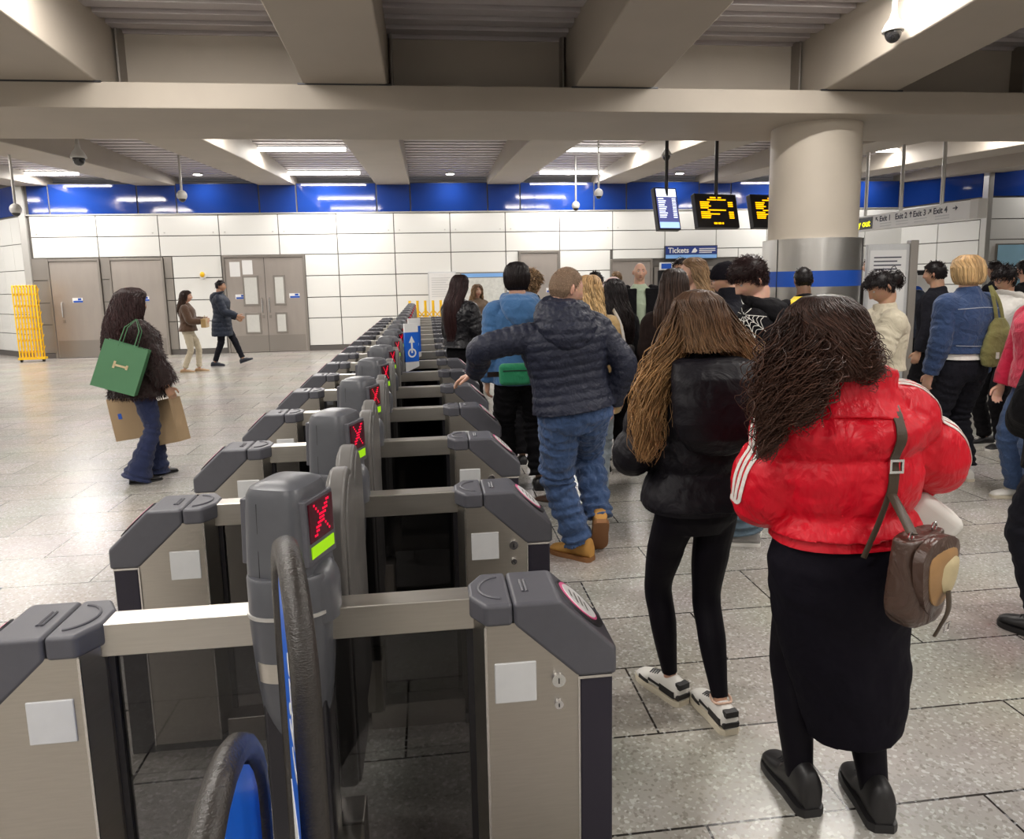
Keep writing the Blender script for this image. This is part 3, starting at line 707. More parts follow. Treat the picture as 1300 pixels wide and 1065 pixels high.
        for i in range(-4, 5):
            for j in range(-4, 5):
                if abs(i) == abs(j) or (abs(abs(i) - abs(j)) == 1 and (i * j > 0 or abs(i) + abs(j) == 1) and abs(i) < 4):
                    led.box(min(X(s0), X(s0 + 0.0015)), max(X(s0), X(s0 + 0.0015)), cy + i * 0.0085 - 0.0026, cy + i * 0.0085 + 0.0026, 1.150 + j * 0.0092 - 0.0026, 1.150 + j * 0.0092 + 0.0026)
        led.build('red_cross', M['led_red'], fr)
        MB().box(min(X(0.08), X(s0 + 0.001)), max(X(0.08), X(s0 + 0.001)), cy - 0.054, cy + 0.054, 1.062, 1.090).build('green_strip', M['green_strip'], fr)
        # scoop below the display
        sc_ = MB(); R = []
        for k in range(6):
            t = k / 5; R.append(ring(X(0.058), cy - 0.015, 0.060 - 0.05 * t * t, 0.070 - 0.055 * t * t, 0.985 + 0.055 * math.sin(t * PI / 2), 24, 2.0))
        if sgn < 0: continue
        sc_.loft([ring(X(0.058), cy - 0.015, 0.060, 0.070, 0.90, 24, 2.0)] + R); sc_.build('reader_hood', M['pod'], lower, smooth=True)
    sw_ = [[q for q in ring(0, cy, rx_, ry_, z_, 72)[45:53]] + [q for q in ring(0, cy, rx_ - 0.012, ry_ - 0.012, z_, 72)[45:53]][::-1] for z_, rx_, ry_ in ((0.765, 0.0945, 0.0965), (0.79, 0.0955, 0.0975), (0.815, 0.0970, 0.0990))]
    MB().loft(sw_).build('sensor_window', M['bar'], lower, smooth=True)
    MB().cyl((0.02, cy - 0.103, 0.86), 0.012, 0.02, 16, 'y').build('pod_lock', M['black'], lower, smooth=True)
    MB().prism([(-0.10, 0.87), (-0.125, 0.86), (-0.10, 0.935)], 'y', cy - 0.03, cy).build('hinge_clip', M['black'], lower)
    # paddles on both faces of the pod
    def paddle(y0, y1, zt, xo):
        w_ = (y1 - y0) / 2; yc = (y0 + y1) / 2; prof = [(y0, 0.30)]
        for i in range(17):
            a = PI - PI * i / 16; prof.append((yc + w_ * math.cos(a), zt - w_ * 1.15 + w_ * 1.15 * math.sin(a)))
        prof.append((y1, 0.30))
        inn = [(yc + (p[0] - yc) * 0.86, 0.30 + (p[1] - 0.30) * 0.975) for p in prof]
        m = MB()
        m.prism(prof, 'x', xo - 0.026, xo + 0.026)
        pd = m.build('paddle', M['paddle'], root, bevel=0.012, seg=3, angle=50)
        m2 = MB().prism(inn, 'x', xo - 0.033, xo + 0.033).build('paddle_face', M['paddle'], pd, bevel=0.006, angle=50)
        return pd
    return root, paddle

gate0, paddle_fn = make_gate()
ORD = ['nearest', 'second', 'third', 'fourth', 'fifth', 'sixth', 'seventh', 'eighth', 'ninth', 'tenth', 'eleventh', 'twelfth', 'thirteenth', 'fourteenth', 'fifteenth', 'sixteenth', 'last']
paddle_fn(TH + 0.035, TH + 0.345, 1.185, 0.088)
paddle_fn(TH + 0.40, TH + 0.69, 1.17, 0.072)
gates = []
table = {}
for c in list(C.objects):
    if c.parent: table.setdefault(c.parent, []).append(c)
for k in range(NG):
    g = gate0 if k == 0 else copy_tree(gate0, None, table)
    g.location = (XC, Y0 + PITCH * k, 0)
    g['label'] = 'grey and steel ticket gate with red cross display, %s from the camera in the row' % ORD[k] if k < NG - 1 else 'grey and steel ticket gate closing the far end of the row'
    g['group'] = 'ticket gates in one row'; gates.append(g)
gb = copy_tree(gate0, None, table); gb.location = (XC, -0.62, 0); gb['label'] = 'grey and steel ticket gate across the wide aisle, beside the viewer'; gb['group'] = 'ticket gates in one row'
for g in (gb, gates[-1]):
    for c in [c for c in list(C.objects) if c.parent == g and c.name.startswith('paddle')]:
        for d in [d for d in list(C.objects) if d.parent == c]: bpy.data.objects.remove(d)
        bpy.data.objects.remove(c)

def wide_paddle(label, loc, rz, length, zt, header=False, backed=False):
    t = thing('wide_gate_paddle', label, 'gate paddle', loc, rz, 'blue accessible gate paddles')
    r = 0.024; w_ = length / 2; pts = [(0, 0, 0.25)]
    for z in np.linspace(0.35, zt - w_, 8): pts.append((0, 0, z))
    for i in range(1, 12):
        a = PI - PI * i / 12; pts.append((0, w_ + w_ * math.cos(a), zt - w_ + (w_ - r) * math.sin(a)))
    for z in np.linspace(zt - w_, 0.35, 6): pts.append((0, length, z))
    pts.append((0, length, 0.25))
    MB().tube(pts, r, 14).build('foam_rim', M['tube'], t, smooth=True)
    prof = [(0.035, 0.28)]
    for i in range(13):
        a = PI - PI * i / 12; prof.append((w_ + (w_ - 0.035) * math.cos(a), zt - w_ + (w_ - 0.045) * math.sin(a)))
    prof.append((length - 0.035, 0.28))
    MB().prism(prof, 'x', -0.012, 0.0 if backed else 0.012).build('blue_plate', M['bluesign'], t)
    if backed: MB().prism(prof, 'x', 0.001, 0.0125).build('dark_backing', M['paddle'], t)
    sy = MB()
    for xo in ((-0.0135,) if backed else (-0.0135, 0.0125)):
        yc = w_; zc = zt - w_ - 0.12
        a0 = [(yc + 0.075 * math.cos(a), zc - 0.09 + 0.075 * math.sin(a)) for a in np.linspace(0.6, 5.6, 22)]
        a1 = [(yc + 0.055 * math.cos(a), zc - 0.09 + 0.055 * math.sin(a)) for a in np.linspace(5.6, 0.6, 22)]
        for i in range(21): sy.prism([a0[i], a0[i + 1], a1[20 - i], a1[21 - i]], 'x', xo, xo + 0.001)
        sy.prism([(yc - 0.012, zc - 0.08), (yc + 0.012, zc - 0.08), (yc + 0.012, zc + 0.04), (yc - 0.012, zc + 0.04)], 'x', xo, xo + 0.001)
        sy.prism([(yc - 0.012, zc - 0.1), (yc + 0.07, zc - 0.1), (yc + 0.07, zc - 0.08), (yc - 0.012, zc - 0.08)], 'x', xo, xo + 0.001)
        sy.prism([(yc + 0.022 * math.cos(a), zc + 0.075 + 0.022 * math.sin(a)) for a in np.linspace(0, 2 * PI, 12, endpoint=False)], 'x', xo, xo + 0.001)
    sy.build('wheelchair_symbol', M['white'], t)
    MB().prism([(0.03, 0.45), (length - 0.03, 0.45), (length - 0.03, 0.62)], 'x', -0.0135, -0.011 if backed else 0.0135).build('white_corner', M['white'], t)
    if header: MB().box(-0.0135, 0.0135, 0.04, length - 0.04, zt - w_ + 0.02, zt - w_ + 0.075).build('white_header', M['white'], t)
wide_paddle('large dark-rimmed blue paddle standing in front of the nearest display pod', (-0.222, 1.12, 0), math.radians(16), 0.40, 1.225, backed=True)
wide_paddle('low dark-rimmed blue paddle at the bottom edge of the picture', (-0.315, 0.78, 0), math.radians(3), 0.42, 1.01)
def blue_board(label, x, y, zt):
    t = thing('gate_sign', label, 'sign', (x, y, 0), math.radians(-62), 'blue signs on wide gates')
    hw = 0.072; z0, z1 = zt - 0.37, zt - 0.085
    MB().box(-0.03, -0.0125, -0.02, 0.02, 0.0, zt - 0.1).build('stand', M['black'], t)
    MB().box(-0.05, 0.02, -0.06, 0.06, 0.0, 0.02).build('foot', M['black'], t)
    MB().box(-0.012, 0.012, -hw, hw, z0, z1).build('blue_plate', M['bluesign'], t)
    MB().box(-0.012, 0.012, -hw, hw, z1 + 0.001, zt).build('white_header', M['white'], t)
    MB().prism([(-hw, z0 - 0.10), (hw, z0 - 0.05), (hw, z0 - 0.001), (-hw, z0 - 0.001)], 'x', -0.012, 0.012).build('white_foot', M['white'], t)
    zc = z0 + 0.085
    for xo in (0.0122, -0.0132):
        s_ = MB()
        for i in range(20):
            a, b = 2 * PI * i / 20, 2 * PI * (i + 1) / 20
            s_.prism([(0.045 * math.cos(a), zc + 0.045 * math.sin(a)), (0.045 * math.cos(b), zc + 0.045 * math.sin(b)), (0.030 * math.cos(b), zc + 0.030 * math.sin(b)), (0.030 * math.cos(a), zc + 0.030 * math.sin(a))], 'x', xo, xo + 0.001)
        s_.prism([(-0.009, zc), (0.009, zc), (0.009, zc + 0.11), (-0.009, zc + 0.11)], 'x', xo, xo + 0.001)
        s_.prism([(-0.032, zc + 0.10), (0.032, zc + 0.10), (0, zc + 0.165)], 'x', xo, xo + 0.001)
        s_.build('white_symbol', M['white'], t)
blue_board('nearer of two blue signs with white symbols standing among the gates', -0.165, 6.90, 1.315)
blue_board('farther of two blue signs with white symbols standing among the gates', -0.150, 7.80, 1.32)
# ------------------------------------------------------------------ people
def nrm(v): v = np.asarray(v, float); return v / (np.linalg.norm(v) + 1e-12)
def rotz(a): c, s = math.cos(a), math.sin(a); return np.array([[c, -s, 0], [s, c, 0], [0, 0, 1.]])
def rotx(a): c, s = math.cos(a), math.sin(a); return np.array([[1, 0, 0], [0, c, -s], [0, s, c.real]])
def roty(a): c, s = math.cos(a), math.sin(a); return np.array([[c, 0, s], [0, 1, 0], [-s, 0, c]])
def ik(a, t, l1, l2, hint):
    a, t = np.array(a, float), np.array(t, float); d = t - a; L = np.linalg.norm(d)
    L2 = min(L, (l1 + l2) * 0.999); t = a + d / L * L2; u = d / L
    x = (l1 * l1 - l2 * l2 + L2 * L2) / (2 * L2); h = math.sqrt(max(l1 * l1 - x * x, 0))
    n = np.array(hint, float); n = n - u * (n @ u); n = nrm(n)
    return a + u * x + n * h, t

def mesh_obj(name, verts, faces, m, parent, smooth=True):
    me = bpy.data.meshes.new(name); me.from_pydata([tuple(v) for v in verts], [], [tuple(f) for f in faces])
    if m: me.materials.append(m)
    if smooth: me.polygons.foreach_set('use_smooth', [True] * len(me.polygons))
    o = bpy.data.objects.new(name, me); C.objects.link(o)
    if parent is not None: o.parent = parent
    return o

TEX = {}
def cloud(scale, depth=2):
    k = (scale, depth)
    if k not in TEX:
        t = bpy.data.textures.new('folds', 'CLOUDS'); t.noise_scale = scale; t.noise_depth = depth; TEX[k] = t
    return TEX[k]

def fuse(name, mb, m, parent, voxel=0.006, smooth=3, disp=()):
    """voxel-fuse overlapping lofts into one continuous skin"""
    o = mb.build(name, m, parent)
    r = o.modifiers.new('r', 'REMESH'); r.mode = 'VOXEL'; r.voxel_size = voxel; r.use_smooth_shade = True
    s = o.modifiers.new('s', 'SMOOTH'); s.factor = 0.5; s.iterations = smooth
    for st, sca in disp:
        d = o.modifiers.new('d', 'DISPLACE'); d.texture = cloud(sca); d.strength = st; d.mid_level = 0.5; d.texture_coords = 'LOCAL'
    dg = bpy.context.evaluated_depsgraph_get()
    me = bpy.data.meshes.new_from_object(o.evaluated_get(dg)); old = o.data
    o.modifiers.clear(); o.data = me; bpy.data.meshes.remove(old); me.name = name
    me.polygons.foreach_set('use_smooth', [True] * len(me.polygons))
    if not me.materials: me.materials.append(m)
    return o

def get_v(o):
    a = np.empty(len(o.data.vertices) * 3); o.data.vertices.foreach_get('co', a); return a.reshape(-1, 3)
def set_v(o, v): o.data.vertices.foreach_set('co', np.ascontiguousarray(v, dtype=float).ravel()); o.data.update()

# --- skin, hair and cloth materials
def skin_mat(name, col):
    m = bpy.data.materials.new(name); m.use_nodes = True; nt = m.node_tree; N = nt.nodes; L = nt.links; b = N['Principled BSDF']
    b.inputs['Roughness'].default_value = 0.5
    b.inputs['Subsurface Weight'].default_value = 0.12; b.inputs['Subsurface Radius'].default_value = (0.02, 0.008, 0.004); b.inputs['Subsurface Scale'].default_value = 0.6
    at = N.new('ShaderNodeAttribute'); at.attribute_name = 'tone'
    mx = N.new('ShaderNodeMix'); mx.data_type = 'RGBA'; mx.inputs[6].default_value = (*col, 1)
    mx.inputs[7].default_value = (col[0] * 0.75, col[1] * 0.42, col[2] * 0.42, 1); L.new(at.outputs['Fac'], mx.inputs[0])
    nz = N.new('ShaderNodeTexNoise'); nz.inputs['Scale'].default_value = 30; tc = N.new('ShaderNodeTexCoord'); L.new(tc.outputs['Object'], nz.inputs['Vector'])
    m2 = N.new('ShaderNodeMix'); m2.data_type = 'RGBA'; m2.blend_type = 'OVERLAY'; m2.inputs[0].default_value = 0.15
    L.new(mx.outputs[2], m2.inputs[6]); L.new(nz.outputs['Color'], m2.inputs[7]); L.new(m2.outputs[2], b.inputs['Base Color'])
    return m
SKIN = {'fair': skin_mat('skin_fair', (0.62, 0.36, 0.26)), 'light': skin_mat('skin_light', (0.56, 0.32, 0.225)), 'tan': skin_mat('skin_tan', (0.42, 0.235, 0.15)), 'brown': skin_mat('skin_brown', (0.22, 0.115, 0.07))}
def hair_mat(name, root, tip, rough=0.42):
    m = bpy.data.materials.new(name); m.use_nodes = True; nt = m.node_tree; N = nt.nodes; L = nt.links; b = N['Principled BSDF']
    b.inputs['Roughness'].default_value = rough; b.inputs['Specular IOR Level'].default_value = 0.22
    at = N.new('ShaderNodeAttribute'); at.attribute_name = 'hc'; sp = N.new('ShaderNodeSeparateColor'); L.new(at.outputs['Color'], sp.inputs[0])
    mx = N.new('ShaderNodeMix'); mx.data_type = 'RGBA'; mx.inputs[6].default_value = (*root, 1); mx.inputs[7].default_value = (*tip, 1)
    mr = N.new('ShaderNodeMapRange'); mr.inputs[1].default_value = 0.2; mr.inputs[2].default_value = 0.75; L.new(sp.outputs[0], mr.inputs[0]); L.new(mr.outputs[0], mx.inputs[0])
    hv = N.new('ShaderNodeHueSaturation'); m2 = N.new('ShaderNodeMapRange'); m2.inputs[3].default_value = 0.55; m2.inputs[4].default_value = 1.5
    L.new(sp.outputs[1], m2.inputs[0]); L.new(m2.outputs[0], hv.inputs['Value']); L.new(mx.outputs[2], hv.inputs['Color']); L.new(hv.outputs[0], b.inputs['Base Color'])
    return m
def cloth(name, col, rough=0.85, wr=0.5, ws=9, fine=0.25, fs=500, sheen=0.15, var=0.12, spec=0.3, stretch=(1, 1, 1)):
    m = bpy.data.materials.new(name); m.use_nodes = True; nt = m.node_tree; N = nt.nodes; L = nt.links; b = N['Principled BSDF']
    b.inputs['Roughness'].default_value = rough; b.inputs['Sheen Weight'].default_value = sheen; b.inputs['Sheen Roughness'].default_value = 0.5
    b.inputs['Specular IOR Level'].default_value = spec
    tc = N.new('ShaderNodeTexCoord'); mp = N.new('ShaderNodeMapping'); mp.inputs['Scale'].default_value = stretch; L.new(tc.outputs['Object'], mp.inputs[0])
    n1 = N.new('ShaderNodeTexNoise'); n1.inputs['Scale'].default_value = ws; n1.inputs['Detail'].default_value = 4; n1.inputs['Distortion'].default_value = 1.2; L.new(mp.outputs[0], n1.inputs['Vector'])
    n2 = N.new('ShaderNodeTexNoise'); n2.inputs['Scale'].default_value = fs; n2.inputs['Detail'].default_value = 2; L.new(tc.outputs['Object'], n2.inputs['Vector'])
    b1 = N.new('ShaderNodeBump'); b1.inputs['Strength'].default_value = wr; b1.inputs['Distance'].default_value = 0.035; L.new(n1.outputs['Fac'], b1.inputs['Height'])
    b2 = N.new('ShaderNodeBump'); b2.inputs['Strength'].default_value = fine; b2.inputs['Distance'].default_value = 0.002; L.new(n2.outputs['Fac'], b2.inputs['Height']); L.new(b1.outputs[0], b2.inputs['Normal'])
    L.new(b2.outputs[0], b.inputs['Normal'])
    mx = N.new('ShaderNodeMix'); mx.data_type = 'RGBA'; mx.inputs[6].default_value = (*[c * (1 - var) for c in col], 1); mx.inputs[7].default_value = (*[min(1, c * (1 + var)) for c in col], 1)
    n3 = N.new('ShaderNodeTexNoise'); n3.inputs['Scale'].default_value = 3.5; n3.inputs['Detail'].default_value = 6; L.new(mp.outputs[0], n3.inputs['Vector'])
    L.new(n3.outputs['Fac'], mx.inputs[0]); L.new(mx.outputs[2], b.inputs['Base Color'])
    return m
HAIR = {'black': hair_mat('hair_black', (0.010, 0.007, 0.008), (0.014, 0.009, 0.009)), 'darkbrown': hair_mat('hair_dark_brown', (0.022, 0.013, 0.010), (0.05, 0.026, 0.017)),
        'ombre': hair_mat('hair_ombre', (0.085, 0.045, 0.026), (0.33, 0.185, 0.08)), 'brown': hair_mat('hair_brown', (0.075, 0.04, 0.022), (0.12, 0.065, 0.035)),
        'curlybrown': hair_mat('hair_curly_brown', (0.028, 0.015, 0.012), (0.06, 0.028, 0.019)), 'auburn': hair_mat('hair_auburn', (0.02, 0.009, 0.009), (0.03, 0.012, 0.012)),
        'blonde': hair_mat('hair_blonde', (0.36, 0.22, 0.10), (0.55, 0.38, 0.19)), 'grey': hair_mat('hair_grey_stubble', (0.30, 0.20, 0.135), (0.36, 0.26, 0.18), 0.7),
        'highlight': hair_mat('hair_highlighted', (0.13, 0.075, 0.04), (0.34, 0.22, 0.12))}

# --- head
def head_grid(nu=72, nv=56, grow=0.0, face=True):
    th = np.linspace(0, 2 * PI, nu, endpoint=False); ph = np.linspace(-PI / 2, PI / 2, nv)
    T, P = np.meshgrid(th, ph); x = np.sin(T) * np.cos(P); y = np.cos(T) * np.cos(P); z = np.sin(P)
    X, Y, Z = x * 0.077, y * 0.097, z * 0.115
    lo = np.clip(-Z / 0.115, 0, 1); X = X * (1 - 0.30 * lo ** 1.4)
    back = np.clip(-y, 0, 1) * np.clip((-Z - 0.01) / 0.1, 0, 1); Y = Y + back * 0.05
    front = np.clip(y, 0, 1)
    Y = np.where(y > 0, Y * (1 - 0.06 * np.clip(Z / 0.115, 0, 1) ** 2), Y)
    if face:
        g = lambda cx, cz, sx, sz: np.exp(-((np.abs(X) - cx) / sx) ** 2 - ((Z - cz) / sz) ** 2) * (y > 0)
        def nose():
            t = np.clip((0.018 - Z) / 0.055, 0, 1); up = np.clip((Z + 0.046) / 0.010, 0, 1)
            return (0.006 + 0.021 * t) * up * np.exp(-(X / (0.0085 + 0.007 * t)) ** 2) * (y > 0) * (Z < 0.022)
        Y = Y + nose() + 0.004 * g(0, 0.032, 0.05, 0.010) - 0.011 * g(0.031, 0.010, 0.015, 0.011) + 0.005 * g(0.0, -0.062, 0.022, 0.009) \
            - 0.003 * g(0, -0.0635, 0.02, 0.0025) + 0.011 * g(0, -0.096, 0.024, 0.016) + 0.004 * g(0.045, -0.02, 0.018, 0.02) - 0.004 * g(0, -0.078, 0.02, 0.006)
    if grow:
        n = np.stack([x / 0.077, y / 0.097, z / 0.115], -1); n /= np.linalg.norm(n, axis=-1)[..., None]
        X, Y, Z = X + n[..., 0] * grow, Y + n[..., 1] * grow, Z + n[..., 2] * grow
    return np.stack([X, Y, Z], -1), T, P

def hairline(Pt, low=-0.07, fringe=0.062):
    """true where hair grows: head-local points"""
    x, y, z = Pt[..., 0], Pt[..., 1], Pt[..., 2]
    side = np.clip((y + 0.005) / 0.075, 0, 1)
    lim = np.where(y > -0.005, -0.015 + (fringe + 0.015) * side ** 0.8, low + np.clip((y + 0.06) / 0.055, 0, 1) * (-0.015 - low))
    return z > lim

def strands(name, Pts, r, m, parent, hc0=0.0, hc1=1.0, sides=4, noise_seed=0, taper=0.35):
    """Pts (N,K,3) -> one mesh of tapered strands with attribute hc"""
    Pts = np.asarray(Pts, float); n, K = Pts.shape[:2]
    T = np.gradient(Pts, axis=1); T /= np.linalg.norm(T, axis=2)[..., None] + 1e-9
    ref = np.broadcast_to(np.array([0.3, 0.2, 1.0]), T.shape); U = np.cross(T, ref); bad = np.linalg.norm(U, axis=2) < 1e-3; U[bad] = [1, 0, 0]
    U /= np.linalg.norm(U, axis=2)[..., None]; V = np.cross(T, U)
    t = np.linspace(0, 1, K); rad = r * (1 - (1 - taper) * t ** 3); rad[0] *= 0.6
    rr = (RNG.uniform(0.6, 1.4, n))[:, None] * rad[None, :]
    a = np.arange(sides) * 2 * PI / sides
    W = Pts[:, :, None, :] + (np.cos(a)[None, None, :, None] * U[:, :, None, :] + np.sin(a)[None, None, :, None] * V[:, :, None, :]) * rr[:, :, None, None]
    verts = W.reshape(-1, 3); idx = np.arange(n * K * sides).reshape(n, K, sides)
    A = idx[:, :-1, :]; B = np.roll(A, -1, 2); Dn = idx[:, 1:, :]; Cn = np.roll(Dn, -1, 2)
    F = np.stack([A, B, Cn, Dn], -1).reshape(-1, 4)
    me = bpy.data.meshes.new(name); me.vertices.add(len(verts)); me.vertices.foreach_set('co', verts.ravel())
    me.loops.add(F.size); me.loops.foreach_set('vertex_index', F.ravel().astype(np.int32)); me.polygons.add(len(F))
    me.polygons.foreach_set('loop_start', np.arange(0, F.size, 4, dtype=np.int32)); me.polygons.foreach_set('use_smooth', np.ones(len(F), bool))
    me.update(calc_edges=True)
    col = me.color_attributes.new('hc', 'FLOAT_COLOR', 'POINT')
    cc = np.ones((n, K, sides, 4)); cc[..., 0] = (hc0 + (hc1 - hc0) * t)[None, :, None]; cc[..., 1] = RNG.uniform(0, 1, n)[:, None, None]; cc[..., 2] = 0
    col.data.foreach_set('color', cc.ravel()); me.materials.append(m)
    o = bpy.data.objects.new(name, me); C.objects.link(o); o.parent = parent
    return o

def join_into(a, b):
    """merge mesh object b into a (same parent space)"""
    bm = bmesh.new(); bm.from_mesh(a.data); bm.from_mesh(b.data); bm.to_mesh(a.data); bm.free()
    me = b.data; bpy.data.objects.remove(b); bpy.data.meshes.remove(me); return a

def add_hc(o, val=(0.3, 0.4, 0, 1), zr=None):
    me = o.data; col = me.color_attributes.new('hc', 'FLOAT_COLOR', 'POINT'); n = len(me.vertices); c = np.tile(np.array(val, float), (n, 1))
    if zr:
        z = get_v(o)[:, 2]; c[:, 0] = np.clip((zr[0] - z) / (zr[0] - zr[1]), 0, 1)
    c[:, 1] = 0.15
    col.data.foreach_set('color', c.ravel())

class Person:
    def __init__(s, label, x, y, face=0, h=1.75, build=1.0, fem=False, skin='light', vox=0.006, feet=None, wrists=None, hints=None,
                 lean=0, side=0, twist=0, head=(0, 0, 0), group=None, fingers=True, curl=35, hipw=1.0, faceon=False, handdir=None, palm=None, neckfwd=0.0, hipoff=(0, 0), headoff=(0, 0), hs=1.0):
        s.h = h; k = s.k = h / 1.75; s.fem = fem; s.vox = vox; s.bw = build * (0.93 if fem else 1.0); s.rz = math.radians(face)
        bw = s.bw
        s.hipc = np.array([hipoff[0], hipoff[1], 0.93 * k])
        R = rotz(math.radians(twist)) @ roty(math.radians(side)) @ rotx(-math.radians(lean)); s.R = R
        U = lambda p: s.hipc + R @ (np.array(p, float) - np.array([0, 0, 0.93 * k])); s.U = U
        sw = (0.160 if fem else 0.182) * k * (0.5 + 0.5 * build); s.sw = sw
        s.sh = {-1: U((-sw, -0.01, 1.392 * k)), 1: U((sw, -0.01, 1.392 * k))}
        s.hip = {e: s.hipc + np.array([e * 0.088 * k * hipw, 0, -0.02 * k]) for e in (-1, 1)}
        feet = feet or {}; s.foot = {}
        for e in (-1, 1):
            f = feet.get(e, (0.10 * e, 0.0, -8 * e, 0, 0)); f = tuple(f) + (0,) * (5 - len(f)); s.foot[e] = f
        s.ank = {}; s.kne = {}
        for e in (-1, 1):
            fx, fy, fyaw, lift, pitch = s.foot[e]
            a = np.array([fx, fy, 0.085 * k + lift]); fd = rotz(math.radians(fyaw)) @ np.array([0, 1, 0])
            kn, an = ik(s.hip[e], a, 0.43 * k, 0.425 * k, fd + np.array([0, 0.2, 0])); s.kne[e], s.ank[e] = kn, an
        wrists = wrists or {}; hints = hints or {}; s.wr = {}; s.elb = {}
        for e in (-1, 1):
            wv = wrists.get(e, (e * (sw + 0.06), 0.05, 0.86 * k)); hn = hints.get(e, (e * 0.4, -1, -0.2))
            el, w_ = ik(s.sh[e], wv, 0.29 * k, 0.255 * k, hn); s.elb[e], s.wr[e] = el, w_
        s.neck0 = U((0, -0.015, 1.47 * k)); hy, hp, hr = [math.radians(v) for v in head]
        s.hk = (0.5 + 0.5 * k if not fem else 0.47 + 0.5 * k) * hs
        s.HR = rotz(hy) @ rotx(-hp) @ roty(hr)
        top = U((0, 0.02 + neckfwd, h - 0.115 * s.hk)); s.hc = top + np.array([headoff[0], headoff[1], 0.0])
        s.handdir = handdir or {}; s.palm = palm or {}; s.curl = curl
        s.build_body(skin, label, group, fingers, faceon)
        s.o.location = (x, y, 0); s.o.rotation_euler = (0, 0, s.rz)

    def torso_st(s):
        k, bw, f = s.k, s.bw, s.fem
        return [(0.80, 0.115, 0.095, 0.0), (0.86, 0.17 if f else 0.16, 0.115, -0.01), (0.93, 0.178 if f else 0.166, 0.122, -0.012), (1.0, 0.158, 0.108, -0.003), (1.07, 0.132 if f else 0.148, 0.096, 0.0),
                (1.16, 0.138 if f else 0.155, 0.102, 0.004), (1.26, 0.155 if f else 0.17, 0.115, 0.006), (1.34, 0.162 if f else 0.182, 0.112, 0.0), (1.39, 0.160 if f else 0.180, 0.095, -0.006), (1.43, 0.128 if f else 0.140, 0.080, -0.012), (1.465, 0.088, 0.068, -0.014), (1.50, 0.064, 0.060, -0.014)]
    def torso_rings(s, grow=0.0, z0=0.0, z1=9, n=28, fn=None, xm=1.0, dz=0.012, seat=False):
        st = np.array(s.torso_st()); zz = np.arange(max(z0, st[0, 0]) , min(z1, st[-1, 0]) + 1e-6, dz); rings = []
        if z0 < st[0, 0]: zz = np.r_[np.arange(z0, st[0, 0], dz), zz]
        a = np.linspace(0, 2 * PI, n, endpoint=False)
        for z in zz:
            zc = max(z, 0.90) if (not seat and z < 0.90) else z
            rx = np.interp(zc, st[:, 0], st[:, 1]) * s.bw; ry = np.interp(zc, st[:, 0], st[:, 2]) * s.bw; cy = np.interp(zc, st[:, 0], st[:, 3])
            e = grow + (fn(z) if fn else 0.0)
            if np.ndim(e): ex, ey = e
            else: ex = ey = e
            p = 2.35; c, s_ = np.cos(a), np.sin(a)
            X = (rx + ex) * xm * np.sign(c) * np.abs(c) ** (2 / p); Y = cy + (ry + ey) * np.sign(s_) * np.abs(s_) ** (2 / p)
            rings.append([s.U((xx * s.k, yy * s.k, z * s.k)) for xx, yy in zip(X, Y)])
        return rings
    def hand(s, mb, e):
        k = s.k; w_ = s.wr[e]; d = nrm(s.handdir.get(e, s.wr[e] - s.elb[e])); n = np.array(s.palm.get(e, (-e, 0.2, 0.0)), float); n = nrm(n - d * (n @ d)); sd = np.cross(d, n) * (-e)
        # sd points to the thumb side
        if (sd @ np.array([0, 1, 0.3])) < 0 and e not in s.palm: sd = -sd
        hl = 0.095 * k
        mb.loft(sweep([w_ - d * 0.03, w_, w_ + d * hl * 0.45, w_ + d * hl * 0.9, w_ + d * hl], np.array([(0.026, 0.02), (0.026, 0.018), (0.038, 0.016), (0.040, 0.014), (0.034, 0.011)]) * k, 14, hint=sd, step=0.008))
        for q, (off, ln) in enumerate(((0.030, 0.072), (0.010, 0.082), (-0.010, 0.076), (-0.029, 0.060))):
            p = w_ + d * (hl * 0.93 - abs(off) * 0.15) + sd * off * k; c = math.radians(s.curl + q * 5); dd = d; pts = [p - d * 0.012, p]
            for f_, a_ in zip((0.45, 0.32, 0.23), (0.5, 0.9, 0.7)):
                dd = nrm(dd * math.cos(c * a_) + n * math.sin(c * a_)); n2 = n; p = p + dd * ln * k * f_; pts.append(p)
            mb.loft(sweep(pts, np.array([0.0088, 0.0088, 0.0082, 0.0076, 0.0062]) * k, 8, step=0.007))
        p = w_ + d * 0.028 + sd * 0.022 * k; dd = nrm(d * 0.7 + sd * 0.8 + n * 0.25); p2 = p + dd * 0.04 * k; dd = nrm(d + sd * 0.35 + n * 0.35); p3 = p2 + dd * 0.03 * k; p4 = p3 + nrm(d + n * 0.4) * 0.025 * k
        mb.loft(sweep([p - sd * 0.008, p, p2, p3, p4], np.array([0.014, 0.014, 0.0115, 0.0095, 0.0075]) * k, 8, step=0.008))
    def build_body(s, skin, label, group, fingers, faceon):
        mb = MB(); k = s.k
        mb.loft(s.torso_rings(-0.014, 0.92, 1.49, dz=0.03))
        HL = lambda p: s.hc + s.HR @ (np.array(p) * s.hk)
        mb.loft(sweep([s.neck0 - np.array([0, 0, 0.03]), s.neck0 + np.array([0, 0, 0.01]), HL((0, -0.028, -0.085)), HL((0, -0.02, -0.03))], np.array([0.072, 0.060, 0.057, 0.05]) * (0.88 if s.fem else 1.10) * k, 16, step=0.012))
        G, T, P = head_grid(); G = np.array([[HL(p) for p in row] for row in G[1:-1]])
        mb.loft([list(r) for r in G])
